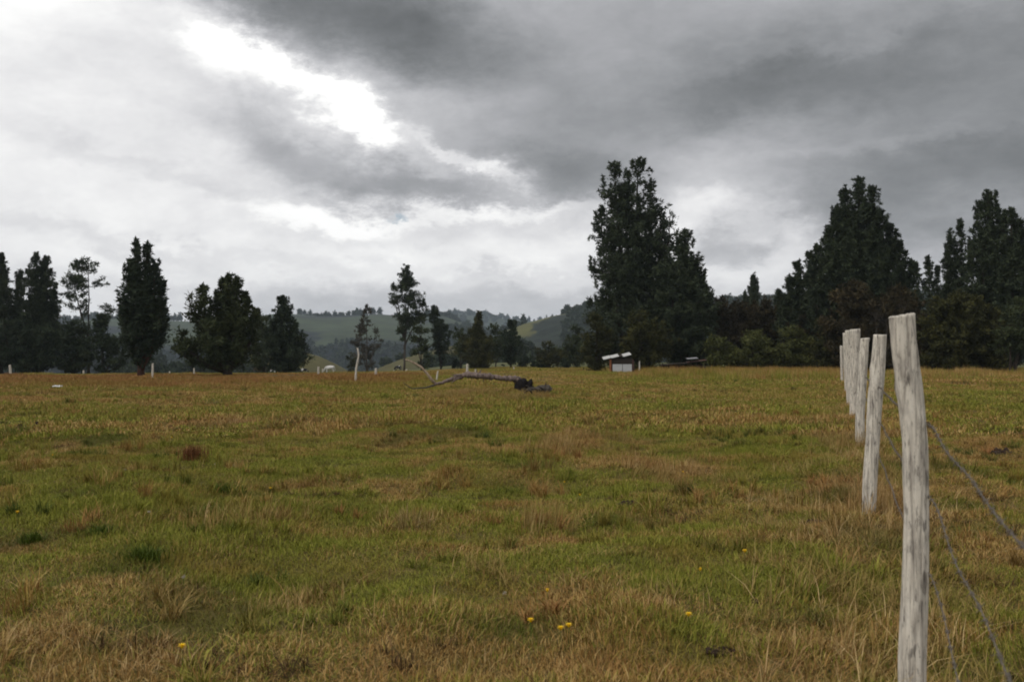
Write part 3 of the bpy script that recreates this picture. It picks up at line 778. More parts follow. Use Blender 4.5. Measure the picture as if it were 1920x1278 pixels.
# ------------------------------------------------------------------ grass
def blade_patch(size, n, h0, h1, wd, lean, r, clumps=None, flat_share=0.0):
    """a piece of turf: curved three-segment blades"""
    if clumps:
        cc = r.uniform(-size/2, size/2, (clumps, 2)); p = cc[r.integers(0, clumps, n)]+r.normal(size=(n, 2))*size*0.055
    else:
        p = r.uniform(-size/2, size/2, (n, 2))
    ph = r.uniform(0, 2*math.pi, n); h = r.uniform(h0, h1, n)*(0.6+0.4*r.random(n))
    ln = np.abs(r.normal(size=n))*lean+0.1
    fl = r.random(n) < flat_share
    ln = np.where(fl, r.uniform(1.5, 3.0, n), ln); h = np.where(fl, h*0.45, h)
    dx, dy = np.cos(ph), np.sin(ph); qx, qy = -dy, dx
    w_ = wd*r.uniform(0.6, 1.3, n)
    def pt(t, s):
        off = ln*h*(t**1.7)
        return np.stack([p[:, 0]+dx*off+qx*w_*s, p[:, 1]+dy*off+qy*w_*s, h*(t-0.18*ln*t*t*0.5)-0.012*(t == 0)], 1)
    V = np.stack([pt(0.0, -.5), pt(0.0, .5), pt(.55, -.42), pt(.55, .42), pt(1.0, 0)], 1).reshape(-1, 3)
    b = np.arange(n)[:, None]*5
    F = np.concatenate([b+np.array([[0, 1, 3]]), b+np.array([[0, 3, 2]]), b+np.array([[2, 3, 4]])])
    return V, F, np.repeat(r.random(n), 5), np.repeat(r.random(n), 5)
def patches(name, k, mat, **kw):
    out = []
    for i in range(k):
        r = np.random.default_rng(abs(hash(name)) % 1000 if False else 300+i+len(name)*10)
        V, F, a, b = blade_patch(r=r, **kw)
        out.append(mesh_np(name, V, F, mat, False, {'rnd': a, 'rnd2': b}))
    return out
def scatter(r0, r1, step, amax, r, jit=0.5):
    xs = np.arange(-r1*math.sin(amax)-2, r1*math.sin(amax)+2, step); ys = np.arange(0.2, r1, step)
    X, Y = np.meshgrid(xs, ys); X = X+r.uniform(-jit, jit, X.shape)*step; Y = Y+r.uniform(-jit, jit, X.shape)*step
    X, Y = X.ravel(), Y.ravel(); rr = np.hypot(X, Y); a = np.abs(np.arctan2(X, Y))
    k = (rr > r0) & (rr < r1) & ((a < amax) | (rr < 4))
    return X[k], Y[k]
FX0, FK = 0.28, 0.3165          # the fence line: x = FX0 + FK*y
# explicit dry tussocks / green spots / dark tufts, by photo pixel (column, row, radius in px)
def spots(lst): return [(hit(px, py)[:2], rad/FOC*hit(px, py)[1], a) for px, py, rad, a in lst]
DRY = spots([(470, 985, 70, .5), (990, 985, 40, .6), (1050, 840, 60, .35), (560, 1135, 60, .55), (1170, 1110, 110, .35), (560, 800, 60, .3), (1240, 890, 110, .35),
             (1640, 940, 60, .7), (60, 1230, 60, .4), (330, 1225, 40, .4), (930, 1150, 70, .25), (1560, 1010, 70, .35), (450, 790, 60, .3), (700, 790, 60, .3), (1500, 1180, 120, .35),
             (760, 1000, 40, .3), (1800, 1000, 120, .3), (1850, 1180, 120, .3)])
GRN = spots([(120, 900, 200, .5), (420, 900, 180, .5), (750, 850, 200, .35), (1000, 880, 130, .35), (1230, 765, 60, .8), (1060, 765, 20, .6), (500, 770, 40, .5), (270, 1035, 60, .6),
             (1300, 840, 160, .25), (1350, 1240, 80, .4), (700, 1100, 110, .35), (1180, 970, 130, .25), (200, 780, 160, .35), (1150, 930, 200, .2), (1500, 850, 130, .3)])
DRK = spots([(270, 1035, 34, .8), (62, 1008, 24, .8), (190, 995, 24, .6), (420, 915, 36, .55), (1540, 975, 20, .3), (850, 1240, 30, .35)])
def field(X, Y):
    r = np.hypot(X, Y); px = 960+X/Y*FOC
    n = fbm(X/5.0, Y/7.0, 31, 3); n2 = fbm(X/1.3, Y/1.3, 37, 3)
    n4 = fbm(X/0.42, Y/0.42, 133, 2)
    dry = 0.375+(n-0.5)*1.1+(n2-0.5)*1.7+(n4-0.5)*2.4*(1-sstep(35, 80, r))
    dry += 0.10*sstep(40, 80, r)*sstep(-0.1, 0.05, X/Y)+0.05*(1-sstep(4, 7, r))
    fx = X-(FX0+FK*Y)
    dry += 0.35*np.exp(-(fx/0.5)**2)+0.10*sstep(0, 2, fx)
    for (c, rad, a) in DRY: dry += a*np.exp(-(((X-c[0])/rad)**2+((Y-c[1])/(rad*1.8+0.2*0))**2))
    for (c, rad, a) in GRN: dry -= a*np.exp(-(((X-c[0])/rad)**2+((Y-c[1])/(rad*3.0))**2))
    dark = 0.55*sstep(0.66, 0.80, fbm(X/0.9, Y/0.9, 141, 2))*(1-sstep(25, 50, r))
    for (c, rad, a) in DRK: dark = dark+a*np.exp(-(((X-c[0])/rad)**2+((Y-c[1])/(rad*1.8))**2))
    red = sstep(43, 60, r+(n-0.5)*16)*(1-sstep(720, 860, px+(n2-0.5)*120))*(1-sstep(84, 96, r))
    red = red*0.7+0.45*sstep(70, 90, r)*sstep(1150, 1250, px)*(1-sstep(1560, 1640, px))+0.38*sstep(0.56, 0.75, fbm(X/0.6, Y/0.6, 151, 2))
    return np.clip(dry, 0, 1), np.clip(red, 0, 1), np.clip(dark, 0, 1)
def grass_obj(name, X, Y, scl, protos, label, r, hs=None, sink=0.01, vary=0.0):
    n = len(X); dry, red, dark = field(X, Y); Z = G(X, Y)-sink+0.006
    if vary: dry = np.clip(dry+r.normal(size=n)*vary, 0, 1); dark = np.clip(dark+(r.random(n) < 0.3)*r.uniform(0.2, 0.9, n), 0, 1); red = np.clip(red+(r.random(n) < 0.3)*r.uniform(0.2, 0.7, n), 0, 1)
    e = 0.15
    gx = (G(X+e, Y)-G(X-e, Y))/(2*e); gy = (G(X, Y+e)-G(X, Y-e))/(2*e)
    rot = np.stack([np.arctan(gy), -np.arctan(gx), np.zeros(n)], 1)
    # spin baked through the variants' own randomness: turn around z first, tilt is small
    rz = r.uniform(0, 6.283, n)
    rot = np.stack([np.arctan(gy*np.cos(rz)-gx*np.sin(rz)*1.0)*1.0, -np.arctan(gx*np.cos(rz)+gy*np.sin(rz)), rz], 1)
    s = np.broadcast_to(np.asarray(scl, float), (n,)).copy()*r.uniform(0.85, 1.2, n)
    z = s if hs is None else s*hs
    o = gn_instancer(name, np.stack([X, Y, Z], 1), rot, np.stack([s, s, z], 1), r.integers(0, len(protos), n), protos, np.stack([dry, red, dark], 1))
    tag(o, label, 'grass', kind='stuff'); print(name, n)
    return o
r = np.random.default_rng(41)
AM = 0.60
# near turf
tp = patches('turf', 5, MG, size=0.36, n=250, h0=0.022, h1=0.065, wd=0.0038, lean=1.0, clumps=None, flat_share=0.4)
X, Y = scatter(1.3, 21, 0.155, AM, r)
n2 = fbm(X/0.6, Y/0.6, 61, 3); n3 = fbm(X/2.5, Y/2.5, 67, 2)
grass_obj('short_grass', X, Y, 1.0, tp, 'short mixed green and straw coloured grass of the near pasture', r, hs=0.75+1.6*np.clip(n2-0.4, 0, 1)+0.8*np.clip(n3-0.45, 0, 1))
# dry stalks lying and standing
sp = patches('stalks', 5, MS, size=0.5, n=40, h0=0.05, h1=0.15, wd=0.0034, lean=1.2, clumps=6, flat_share=0.6)
X, Y = scatter(1.3, 26, 0.33, AM, r)
dry, red, dark = field(X, Y); k = r.random(len(X)) < 0.12+0.6*dry*sstep(0.35, 0.6, fbm(X/0.7, Y/0.7, 171, 2))*1.3
X, Y, dr = X[k], Y[k], dry[k]
grass_obj('dry_stalks', X, Y, 1.0, sp, 'dead tan grass stalks standing and lying among the near turf', r, hs=0.6+0.7*dr)
# tussocks: taller dense grass
tus = patches('tussock', 5, MG, size=0.34, n=150, h0=0.10, h1=0.24, wd=0.005, lean=0.65, clumps=4)
X, Y = scatter(2.0, 62, 0.62, AM, r)
q = fbm(X/1.5, Y/1.5, 71, 2)
k = (q > 0.50) & (r.random(len(X)) < 0.8) | (r.random(len(X)) < 0.16)
X, Y, q = X[k], Y[k], q[k]
grass_obj('tussock_grass', X, Y, 1.0, tus, 'rough tussocks of longer grass over the pasture', r, hs=0.45+1.3*np.clip(q-0.48, 0, 1)+0.35*r.random(len(X)), vary=0.6)
# dark matted thatch in the hollows
m, t, b = newmat('thatch'); kk = t.node('ShaderNodeAttribute', attribute_type='GEOMETRY', attribute_name='rnd2').outputs['Fac']
t.l.new(t.ramp(kk, [(0, (0.030, 0.018, 0.008)), (0.6, (0.075, 0.042, 0.018)), (1, (0.19, 0.11, 0.05))]), b.inputs['Base Color'])
th = patches('thatch', 4, m, size=0.26, n=120, h0=0.03, h1=0.10, wd=0.005, lean=1.6, clumps=5, flat_share=0.6)
X, Y = scatter(2.0, 60, 0.5, AM, r)
q = fbm(X/1.1, Y/1.1, 191, 3); k = (q > 0.575) & (r.random(len(X)) < 0.75)
X, Y = X[k], Y[k]
grass_obj('thatch', X, Y, 1.0, th, 'dark brown matted dead grass lying in the hollows of the pasture', r, hs=0.8+0.5*r.random(len(X)))
# named features
def feature(lst, protos, name, label, hs, spread, cnt):
    XX = []; YY = []; HH = []
    for px, py, rad, h in lst:
        x, y, z = hit(px, py); rw = rad/FOC*y
        m = max(4, int(cnt*rw*rw/0.05))
        XX += list(x+r.normal(size=m)*rw*0.55); YY += list(y+r.normal(size=m)*rw*spread); HH += [h]*m
    return np.array(XX), np.array(YY), np.array(HH)
X, Y, H_ = feature([(470, 985, 75, 1.3), (990, 985, 42, 1.9), (1050, 840, 55, 1.6), (560, 1140, 60, 0.9), (1170, 1110, 80, 0.7), (1240, 890, 80, 1.1), (560, 800, 40, 1.4),
                    (930, 1100, 60, .8), (700, 790, 60, 1.0), (450, 795, 50, 1.2), (830, 745, 40, 1.6), (900, 742, 40, 1.3), (960, 744, 36, 1.4), (1005, 746, 30, 1.5), (860, 738, 30, 1.3), (1622, 962, 22, 2.2), (1640, 966, 18, 1.8), (1611, 849, 12, 1.8), (1600, 788, 10, 1.6), (1594, 764, 8, 1.5), (1680, 900, 40, 1.3), (1110, 820, 60, 1.3), (760, 985, 30, 1.2), (1370, 905, 50, .9), (330, 1220, 50, .6), (50, 1240, 70, .8)], tus, 'x', '', 1, 0.9, 3.5)
grass_obj('dry_tussocks', X, Y, 1.0, patches('dry_tussock', 4, MS, size=0.36, n=90, h0=0.08, h1=0.22, wd=0.004, lean=0.7, clumps=5, flat_share=0.15),
          'tan clumps of dry seeding grass rising from the green turf', r, hs=H_)
# tall orange-tan grass along the fence foot
m = 520
yy = 2.2+28*r.random(m)**1.3; fx = r.normal(size=m)*0.34+0.02
X = FX0+FK*yy+fx*(1+yy*0.02); Y = yy
keep = (Y > 3.0) & ~((np.abs(X-(FX0+FK*Y)) < 0.16) & (Y < 4.0))
X, Y = X[keep], Y[keep]
grass_obj('fence_grass', X, Y, 1.0, patches('fence_tuft', 4, MS, size=0.34, n=70, h0=0.10, h1=0.32, wd=0.0040, lean=0.6, clumps=4, flat_share=0.25),
          'tall orange-tan dead grass growing along the foot of the wire fence', r, hs=0.45+0.5*r.random(len(X)))
# mid and far
mp = patches('mid_turf', 5, MG, size=1.5, n=620, h0=0.04, h1=0.12, wd=0.012, lean=0.8, flat_share=0.15)
X, Y = scatter(20, 52, 0.62, AM, r)
n2 = fbm(X/1.4, Y/1.4, 81, 3)
grass_obj('mid_grass', X, Y, 1.0, mp, 'green and brown grass over the middle of the pasture', r, hs=0.5+2.2*np.clip(n2-0.35, 0, 1))
fp = patches('far_turf', 5, MG, size=3.0, n=900, h0=0.04, h1=0.10, wd=0.026, lean=0.7)
X, Y = scatter(49, 150, 1.5, AM, r)
n2 = fbm(X/4, Y/4, 91, 3)
grass_obj('far_grass', X, Y, 1.0, fp, 'brownish grass over the far end of the pasture', r, hs=0.5+1.2*np.clip(n2-0.35, 0, 1)+0.5*(X/Y > 0.07))
# tall seeding grass: reddish band on the left, tan fringe under the scrub
rp = patches('seeding_grass', 4, MG, size=1.3, n=300, h0=0.16, h1=0.42, wd=0.014, lean=0.35)
X, Y = scatter(46, 112, 1.05, AM, r)
px = 960+X/Y*FOC; rr = np.hypot(X, Y); q = fbm(X/6, Y/6, 97, 3)
k = ((px < 900) & (rr > 50+16*(q-0.5)*2) & (rr < 67)) | ((px >= 1090) & (px < 1590) & (rr > 72+20*(q-.5)*2) & (rr < 104)) | ((px >= 1590) & (rr > 76) & (r.random(len(X)) < 0.35)) | (q > 0.68)
X, Y = X[k], Y[k]
grass_obj('seeding_grass', X, Y, 1.0, rp, 'tall rusty-brown seeding grass along the far edge of the pasture', r, hs=(0.5+0.7*r.random(len(X)))*np.where(px[k] > 1200, 1.7, np.where(px[k] > 1090, 0.8, 0.70)))

# ------------------------------------------------------------------ fence posts
def post_mesh(path, rad, seed, n=26, rings=56, tilt=0.1, flare=None, fine=1.0):
    """a debarked split trunk: irregular section, shrinkage cracks, sawn top. path: [(x,y,z)], rad: [(t, r)]"""
    r = np.random.default_rng(seed)
    P_ = np.array(path, float); tt = np.linspace(0, 1, len(P_))
    t = np.linspace(0, 1, rings)
    c = np.stack([np.interp(t, tt, P_[:, i]) for i in range(3)], 1)
    ker = np.array([.25, .5, .25])
    for _ in range(3): c[1:-1] = 0.25*c[:-2]+0.5*c[1:-1]+0.25*c[2:]
    rr = np.interp(t, [q[0] for q in rad], [q[1] for q in rad])
    th = np.linspace(0, 2*math.pi, n, endpoint=False)
    H = abs(P_[-1, 2]-P_[0, 2])
    T, TH = np.meshgrid(t, th, indexing='ij')
    N1 = vnoise(np.cos(TH)*1.6+seed, T*H*3.2+np.sin(TH)*1.6, seed)-0.5
    N2 = vnoise(np.cos(TH)*5+seed*3, T*H*9+np.sin(TH)*5, seed+5)-0.5
    k = 1+0.16*N1+0.05*N2
    for _ in range(9):
        a0 = r.uniform(0, 6.28); z0 = r.uniform(0, 0.8); zl = r.uniform(0.15, 0.5)
        da = np.abs((TH-a0-0.5*(T-z0)+math.pi) % (2*math.pi)-math.pi)
        k -= r.uniform(0.06, 0.2)*np.exp(-(da/0.10)**2)*sstep(z0-0.05, z0+0.05, T)*(1-sstep(z0+zl, z0+zl+0.1, T))
    for _ in range(5):   # knots
        a0 = r.uniform(0, 6.28); z0 = r.uniform(0.05, 0.95)
        da = np.abs((TH-a0+math.pi) % (2*math.pi)-math.pi)
        k += 0.13*np.exp(-(da/0.35)**2-((T-z0)*H/0.045)**2)
    X = c[:, 0:1]+rr[:, None]*k*np.cos(TH); Y = c[:, 1:2]+rr[:, None]*k*np.sin(TH); Z = np.repeat(c[:, 2:3], n, 1)
    Z[-1] += X[-1]*0+(rr[-1]*np.cos(th)*tilt)+r.normal(size=n)*0.002
    V = np.stack([X.ravel(), Y.ravel(), Z.ravel()], 1)
    i = np.arange(rings-1)[:, None]*n; j = np.arange(n)[None, :]; j2 = (j+1) % n
    F = np.stack([i+j, i+j2, i+n+j2, i+n+j], -1).reshape(-1, 4)
    me = bpy.data.meshes.new('fence_post')
    fl = [tuple(int(a) for a in q) for q in F]
    top = [(rings-1)*n+k_ for k_ in range(n)]
    V2 = V[top]*1.0; cen = V2.mean(0); ins = cen+(V2-cen)*0.86+np.array([0, 0, 0.004]); base = len(V)
    V = np.concatenate([V, ins, cen[None]+np.array([[0, 0, 0.002]])])
    for k_ in range(n):
        fl.append((top[k_], top[(k_+1) % n], base+(k_+1) % n, base+k_))
        fl.append((base+k_, base+(k_+1) % n, base+n))
    me.from_pydata([tuple(q) for q in V], [], fl); me.update()
    me.polygons.foreach_set('use_smooth', np.array([len(f) == 4 and max(f) < base for f in fl]))
    me.materials.append(MP)
    return me
FG = 'weathered posts of the wire fence'
MST = flat('rusty_staple', (0.10, 0.07, 0.055), 0.6, 0.5)
MEND = flat('dark_knot', (0.035, 0.028, 0.025), 0.95, 0, 0.4, 60)
post_top = []
def fence_post(d, path_px, rad_px, label, seed, tilt=0.1, n=26, rings=56):
    """path_px: list of (column, row) from foot to top at distance d; rad_px: half widths"""
    bx = at(path_px[0][0], d); g = Gf(bx, d)
    pts = [(at(px, d)-bx, 0.0, zt(py, d)-g) for px, py in path_px]
    dz = pts[0][2]
    pts[0] = (pts[0][0], 0, -0.25)
    rads = [(i/(len(rad_px)-1), q/FOC*d) for i, q in enumerate(rad_px)]
    root = empty('fence_post', (bx, d, g), label=label, cat='fence post', group=FG)
    o = link('post_trunk', post_mesh(pts, rads, seed, n, rings, tilt), root)
    post_top.append((d, bx, g, pts, rads))
    return root
p1 = fence_post(4.2, [(1706, 1345), (1707, 1240), (1713, 1100), (1716, 950), (1715, 830), (1706, 740), (1697, 660), (1691, 592)],
                [26, 26, 24, 22.5, 22.5, 23, 23, 23], 'nearest fence post, thick and bent, with dark knots on its bleached wood', 3, 0.16, 40, 110)
p2 = fence_post(9.6, [(1626, 962), (1630, 900), (1636, 820), (1641, 740), (1646, 680), (1650, 628)], [13, 13, 13, 13.5, 13, 12], 'second fence post from the camera, leaning right, its foot in orange grass', 5, 0.0, 30, 70)
p3 = fence_post(16.0, [(1611, 846), (1612, 780), (1616, 720), (1619, 670), (1622, 634)], [8.5, 8.5, 8, 8, 8.2], 'slim fence post leaning right, third from the camera', 7, 0.1)
p4 = fence_post(24.2, [(1600, 786), (1602, 740), (1603, 680), (1604, 617)], [8.5, 8.5, 9, 9.5], 'broad upright fence post, fourth from the camera', 9, 0.05, 20, 40)
p5 = fence_post(31.0, [(1594, 762), (1592, 700), (1591, 619)], [6.5, 6, 6], 'pale fence post half hidden by the fourth one', 11, 0.1, 16, 30)
p6 = fence_post(40.5, [(1588, 740), (1586, 690), (1584.5, 624)], [4, 4, 4], 'thin pale fence post just left of the tight cluster', 13, 0, 14, 24)
p7 = fence_post(58.0, [(1579, 717), (1578, 690), (1577.5, 648)], [2.6, 2.6, 2.6], 'tiny white fence post at the far end of the fence', 15, 0, 12, 16)

# drilled bolt holes / dark knots on the nearest post and staples
def on_post(root, px, py, d, rw, rh, name, mat):
    x = at(px, d)-root.location.x; z = zt(py, d)-root.location.z
    b = MB(); n = 12
    ring = [(x+rw*math.cos(2*math.pi*k/n)*(0.8+0.4*random.random()), 0, z+rh*math.sin(2*math.pi*k/n)*(0.8+0.4*random.random())) for k in range(n)]
    pt = post_top[0]
    return ring

# ------------------------------------------------------------------ barbed wire
HH = [1.175, 0.86, 0.53]
WL = ['top strand of the barbed wire fence, running down past the nearest post', 'middle strand of the barbed wire fence', 'lowest strand of the barbed wire fence, near the grass']
sag = [{3.97: 1.18, 3.2: 1.13, 2.5: 1.105, 1.94: 1.085, 1.4: 1.09, 0.9: 1.13}, {3.97: .90, 3.75: .89, 3.13: .825, 2.53: .805, 2.12: .785, 1.4: .80, .9: .84},
       {3.97: .60, 3.6: .56, 3.13: .49, 2.5: .46, 1.9: .45, 1.2: .50}]
barb_me = None
for wi in range(3):
    xr = FX0+0.065
    ctrl = sorted((d, xr+FK*d, h) for d, h in sag[wi].items())
    ctrl = [(-2.0, xr-FK*2.0, HH[wi])]+ctrl
    ds = [4.2, 9.6, 16.0, 24.2, 31.0, 40.5, 58.0]
    for a_, b_ in zip(ds, ds[1:]):
        hh = HH[wi]
        for k in range(1, 6):
            t = k/5; dd = a_+(b_-a_)*t
            ctrl.append((dd, xr+FK*dd+(0.012 if t < 1 else 0.0), hh-0.035*4*t*(1-t)+(random.random()-0.5)*0.01))
    ctrl = np.array(sorted(ctrl))
    dd = []; q = -1.9
    while q < 57: dd.append(q); q += 0.010 if q < 6 else (0.03 if q < 16 else 0.3)
    dd = np.array(dd)
    x = np.interp(dd, ctrl[:, 0], ctrl[:, 1]); z = np.interp(dd, ctrl[:, 0], ctrl[:, 2])
    ker = np.ones(31)/31
    z[:1000] = np.convolve(np.pad(z[:1000], 15, 'edge'), ker, 'valid'); x = x+0.004*np.sin(dd*5+wi)
    z = z+0.002*np.sin(dd*7+2*wi)
    root = empty('barbed_wire', (x[0], dd[0], 0), label=WL[wi], cat='barbed wire', group='strands of the wire fence')
    ox, oy = float(x[0]), float(dd[0])
    for s in (0, 1):
        B = MB(); ph = dd*(2*math.pi/0.075)+s*math.pi
        m_ = dd < 16
        amp = np.where(m_, 0.0019, 0.0)
        pts = [(float(a)-ox+float(am)*math.cos(p_), float(b)-oy, float(c)+float(am)*math.sin(p_)) for a, b, c, p_, am in zip(x, dd, z, ph, amp)]
        if s == 1: pts = [p_ for p_, mm in zip(pts, m_) if mm]
        B.tube(pts, [0.0012 if q_[1]+oy < 4.2 else 0.0012 for q_ in pts], 5)
        B.build('strand', MW, root, smooth=True)
    if barb_me is None:
        B = MB()
        for k in range(2):
            a0 = 0.5+k*1.5
            pts = []
            for j in range(13):
                th = a0+j/12*2*math.pi*1.25
                rr_ = 0.0052
                pts.append((rr_*math.cos(th), (j/12-0.5)*0.012+(k-0.5)*0.005, rr_*math.sin(th)))
            e0 = (math.cos(a0)*0.006+0.016*math.sin(a0), -0.009, math.sin(a0)*0.006-0.016*math.cos(a0))
            th = a0+2*math.pi*1.25
            e1 = (math.cos(th)*0.006-0.016*math.sin(th), 0.009, math.sin(th)*0.006+0.016*math.cos(th))
            B.tube([e0]+pts+[e1], [0.0004]+[0.0012]*13+[0.0004], 4)
        bo = B.build('barb', MW, root); barb_me = bo.data; bpy.data.objects.remove(bo)
    q = 1.0+0.04*wi
    while q < 15:
        i = int(np.argmin(np.abs(dd-q)))
        b = link('barb', barb_me, root, (float(x[i])-ox, float(dd[i])-oy, float(z[i]))); b.rotation_euler = (0, random.uniform(0, 6.28), -math.atan(FK))
        q += 0.125
# staples that hold the strands on the right side of the first posts
for root, pd in ((p1, 4.2), (p2, 9.6), (p3, 16.0)):
    for wi in range(3):
        B = MB(); wx = FX0+0.065+FK*pd-root.location.x
        zz = HH[wi]-root.location.z
        B.tube([(wx-0.03, 0.0, zz+0.012), (wx+0.004, -0.008, zz+0.010), (wx+0.008, -0.010, zz), (wx+0.004, -0.008, zz-0.010), (wx-0.03, 0.0, zz-0.012)], 0.0022, 5)
        B.build('staple', MST, root)

# ------------------------------------------------------------------ posts at the far end of the pasture
def far_post(px, top, d, wpx, label, lean=0.0, crook=False, seed=1, mat=None):
    x = at(px, d); g = Gf(x, d); H = zt(top, d)-g; w_ = wpx/FOC*d/2
    root = empty('fence_post', (x, d, g), label=label, cat='fence post', group='scattered posts across the far pasture')
    if crook:
        pts = [(at(a, d)-x, 0, zt(b, d)-g) for a, b in [(667, 718), (667, 705), (668, 690), (671, 676), (673, 664), (670, 652)]]
        pts[0] = (pts[0][0], 0, -0.2)
    else: pts = [(0, 0, -0.2), (lean*H*0.5, 0, H*0.5), (lean*H, 0, H)]
    me = post_mesh(pts, [(0, w_*1.1), (0.6, w_), (1, w_*0.8)], seed, 12, 20, 0.2)
    link('post_trunk', me, root)
    return root
far_post(669, 652, 58, 3.6, 'tall crooked pale post standing in the rusty grass', crook=True, seed=31)
far_post(21, 684, 84, 4.5, 'leaning white post at the far left, before the dark pines', -0.12, seed=32)
far_post(157, 694, 90, 3.5, 'short white post below the thin open-crowned pine', 0.0, seed=33)
far_post(286, 681, 66, 4.0, 'tall white post just right of the columnar cypress trunk', 0.02, seed=34)
far_post(318, 696, 100, 3.0, 'tiny white post between the two big cypresses', 0, seed=35)
far_post(364, 690, 86, 3.0, 'thin grey post under the left branches of the broad cypress', 0, seed=36)
far_post(597, 687, 76, 4.0, 'white post left of the white horse', 0.0, seed=37)
far_post(605, 691, 120, 2.6, 'small white post touching the white horse', 0.0, seed=38)
far_post(704, 690, 72, 4.5, 'grey stump post right of the tall crooked post', 0.05, seed=39)
far_post(762, 692, 110, 4.0, 'low grey post behind the tip of the fallen branch', 0, seed=40)
far_post(818, 695, 60, 3.2, 'thin dark leaning stake with pale top above the fork of the log', 0.15, seed=41)
far_post(876, 682, 84, 4.5, 'white post standing right behind the fallen log', 0.0, seed=42)
far_post(893, 692, 86, 3.5, 'low broken post behind the middle of the fallen log', -0.2, seed=43)
far_post(963, 688, 110, 2.4, 'thin grey stake below the two-trunk tree', 0.1, seed=44)
far_post(1199, 677, 90, 2.6, 'thin grey stake right of the white-panelled shed', 0.0, seed=45)

# ------------------------------------------------------------------ fallen log
def fallen_log():
    D = 39.5; bx = at(920, D); g = Gf(bx, D)
    root = empty('fallen_tree', (bx, D, g), label='fallen dead tree with a long bare branch curving up and a black burnt stump end', cat='fallen tree')
    def L(px, py, dy=0): return (at(px, D)-bx, dy, zt(py, D)-g)
    def fine(pts, rads, k=5, j=0.02, sd=1):
        q = random.Random(sd); P2 = []; R2 = []
        for a in range(len(pts)-1):
            for b in range(k):
                t = b/k; p = Vector(pts[a]).lerp(Vector(pts[a+1]), t)
                P2.append(p+Vector((q.gauss(0, j), q.gauss(0, j), q.gauss(0, j)))); R2.append((rads[a]*(1-t)+rads[a+1]*t)*q.uniform(0.82, 1.22))
        return P2+[Vector(pts[-1])], R2+[rads[-1]]
    wood = MP
    dk = flat('charred_wood', (0.012, 0.010, 0.010), 0.95, 0, 0.4, 8)
    brown = mat_bark('log_bark', (0.055, 0.038, 0.032), (0.30, 0.235, 0.205))
    m = MB(); m.tube(*fine([L(814, 721), L(830, 717), L(846, 710.5, .1), L(862, 704.5, .1), L(880, 702, 0), L(905, 703.5, -.1), L(925, 706.5), L(945, 709), L(960, 709.5), L(972, 712, .1), L(978, 718, .1), L(982, 724, .1)], [0.045, 0.06, 0.08, 0.10, .115, .11, .105, .10, .10, .12, .15, .18]), 12, 0.3, seed=2); m.build('trunk', brown, root, smooth=True)
    m = MB(); m.tube([L(760, 674), L(768, 676.5), L(778, 681), L(790, 688), L(800, 699), L(808, 710), L(817, 719)], [0.018, .03, .04, .045, .05, .055, .06], 9, 0.1, seed=3); m.build('branch', mat_bark('bare_branch', (0.18, 0.13, 0.09), (0.42, 0.33, 0.24)), root, smooth=True)
    m = MB(); m.tube([L(753, 673), L(760, 676), L(770, 677)], [0.008, .014, .02], 6); m.build('branch', BG, root)
    m = MB(); m.tube([L(758, 716, -.4), L(768, 724, -.4), L(776, 728, -.3), L(800, 726, -.1), L(814, 722)], [0.01, .018, .022, .03, .04], 6, .1); m.build('branch', BG, root)
    m = MB(); m.tube([L(845, 703), L(856, 702), L(870, 704)], [0.012, .03, .05], 6, .2); m.build('branch', brown, root)
    m = MB(); m.tube([L(846, 718), L(852, 713), L(866, 706)], [0.012, .025, .04], 6, .2); m.build('branch', brown, root)
    for i, (a, b, c, dd) in enumerate([(886, 703, 884, 711), (893, 702, 893, 693), (905, 704, 907, 716), (898, 700, 902, 692.5), (930, 707, 938, 714), (915, 705, 922, 711)]):
        m = MB(); m.tube([L(a, b), L((a+c)/2+1, (b+dd)/2), L(c, dd)], [.045, .03, .012], 6, .25, seed=i); m.build('stub', brown, root)
    # torn bark hanging
    m = MB()
    for i in range(14):
        u = 864+i*4.4+random.random()*3; h = random.uniform(3, 9)
        m.tube([L(u, 705), L(u+random.uniform(-2, 2), 705+h)], [0.03, 0.006], 4)
    m.build('torn_bark', mat_bark('torn_bark', (0.03, 0.02, 0.018), (0.09, 0.06, 0.05)), root)
    # burnt root end with pointed spurs
    m = MB()
    m.tube([L(976, 732), L(979, 724), L(983, 716), L(987, 712)], [.24, .28, .22, .11], 11, .35, seed=9)
    m.tube([L(990, 722), L(995, 715), L(996.5, 709.5)], [.16, .09, .015], 7, .3, seed=10)
    m.tube([L(976, 716), L(972.5, 711), L(970.5, 706)], [.13, .07, .012], 7, .3, seed=11)
    m.tube([L(984, 726), L(994, 725), L(1000, 729)], [.22, .15, .05], 7, .3, seed=12)
    m.tube([L(984, 714), L(986, 709)], [.08, .02], 6, .3, seed=13)
    m.build('burnt_stump', dk, root)
fallen_log()
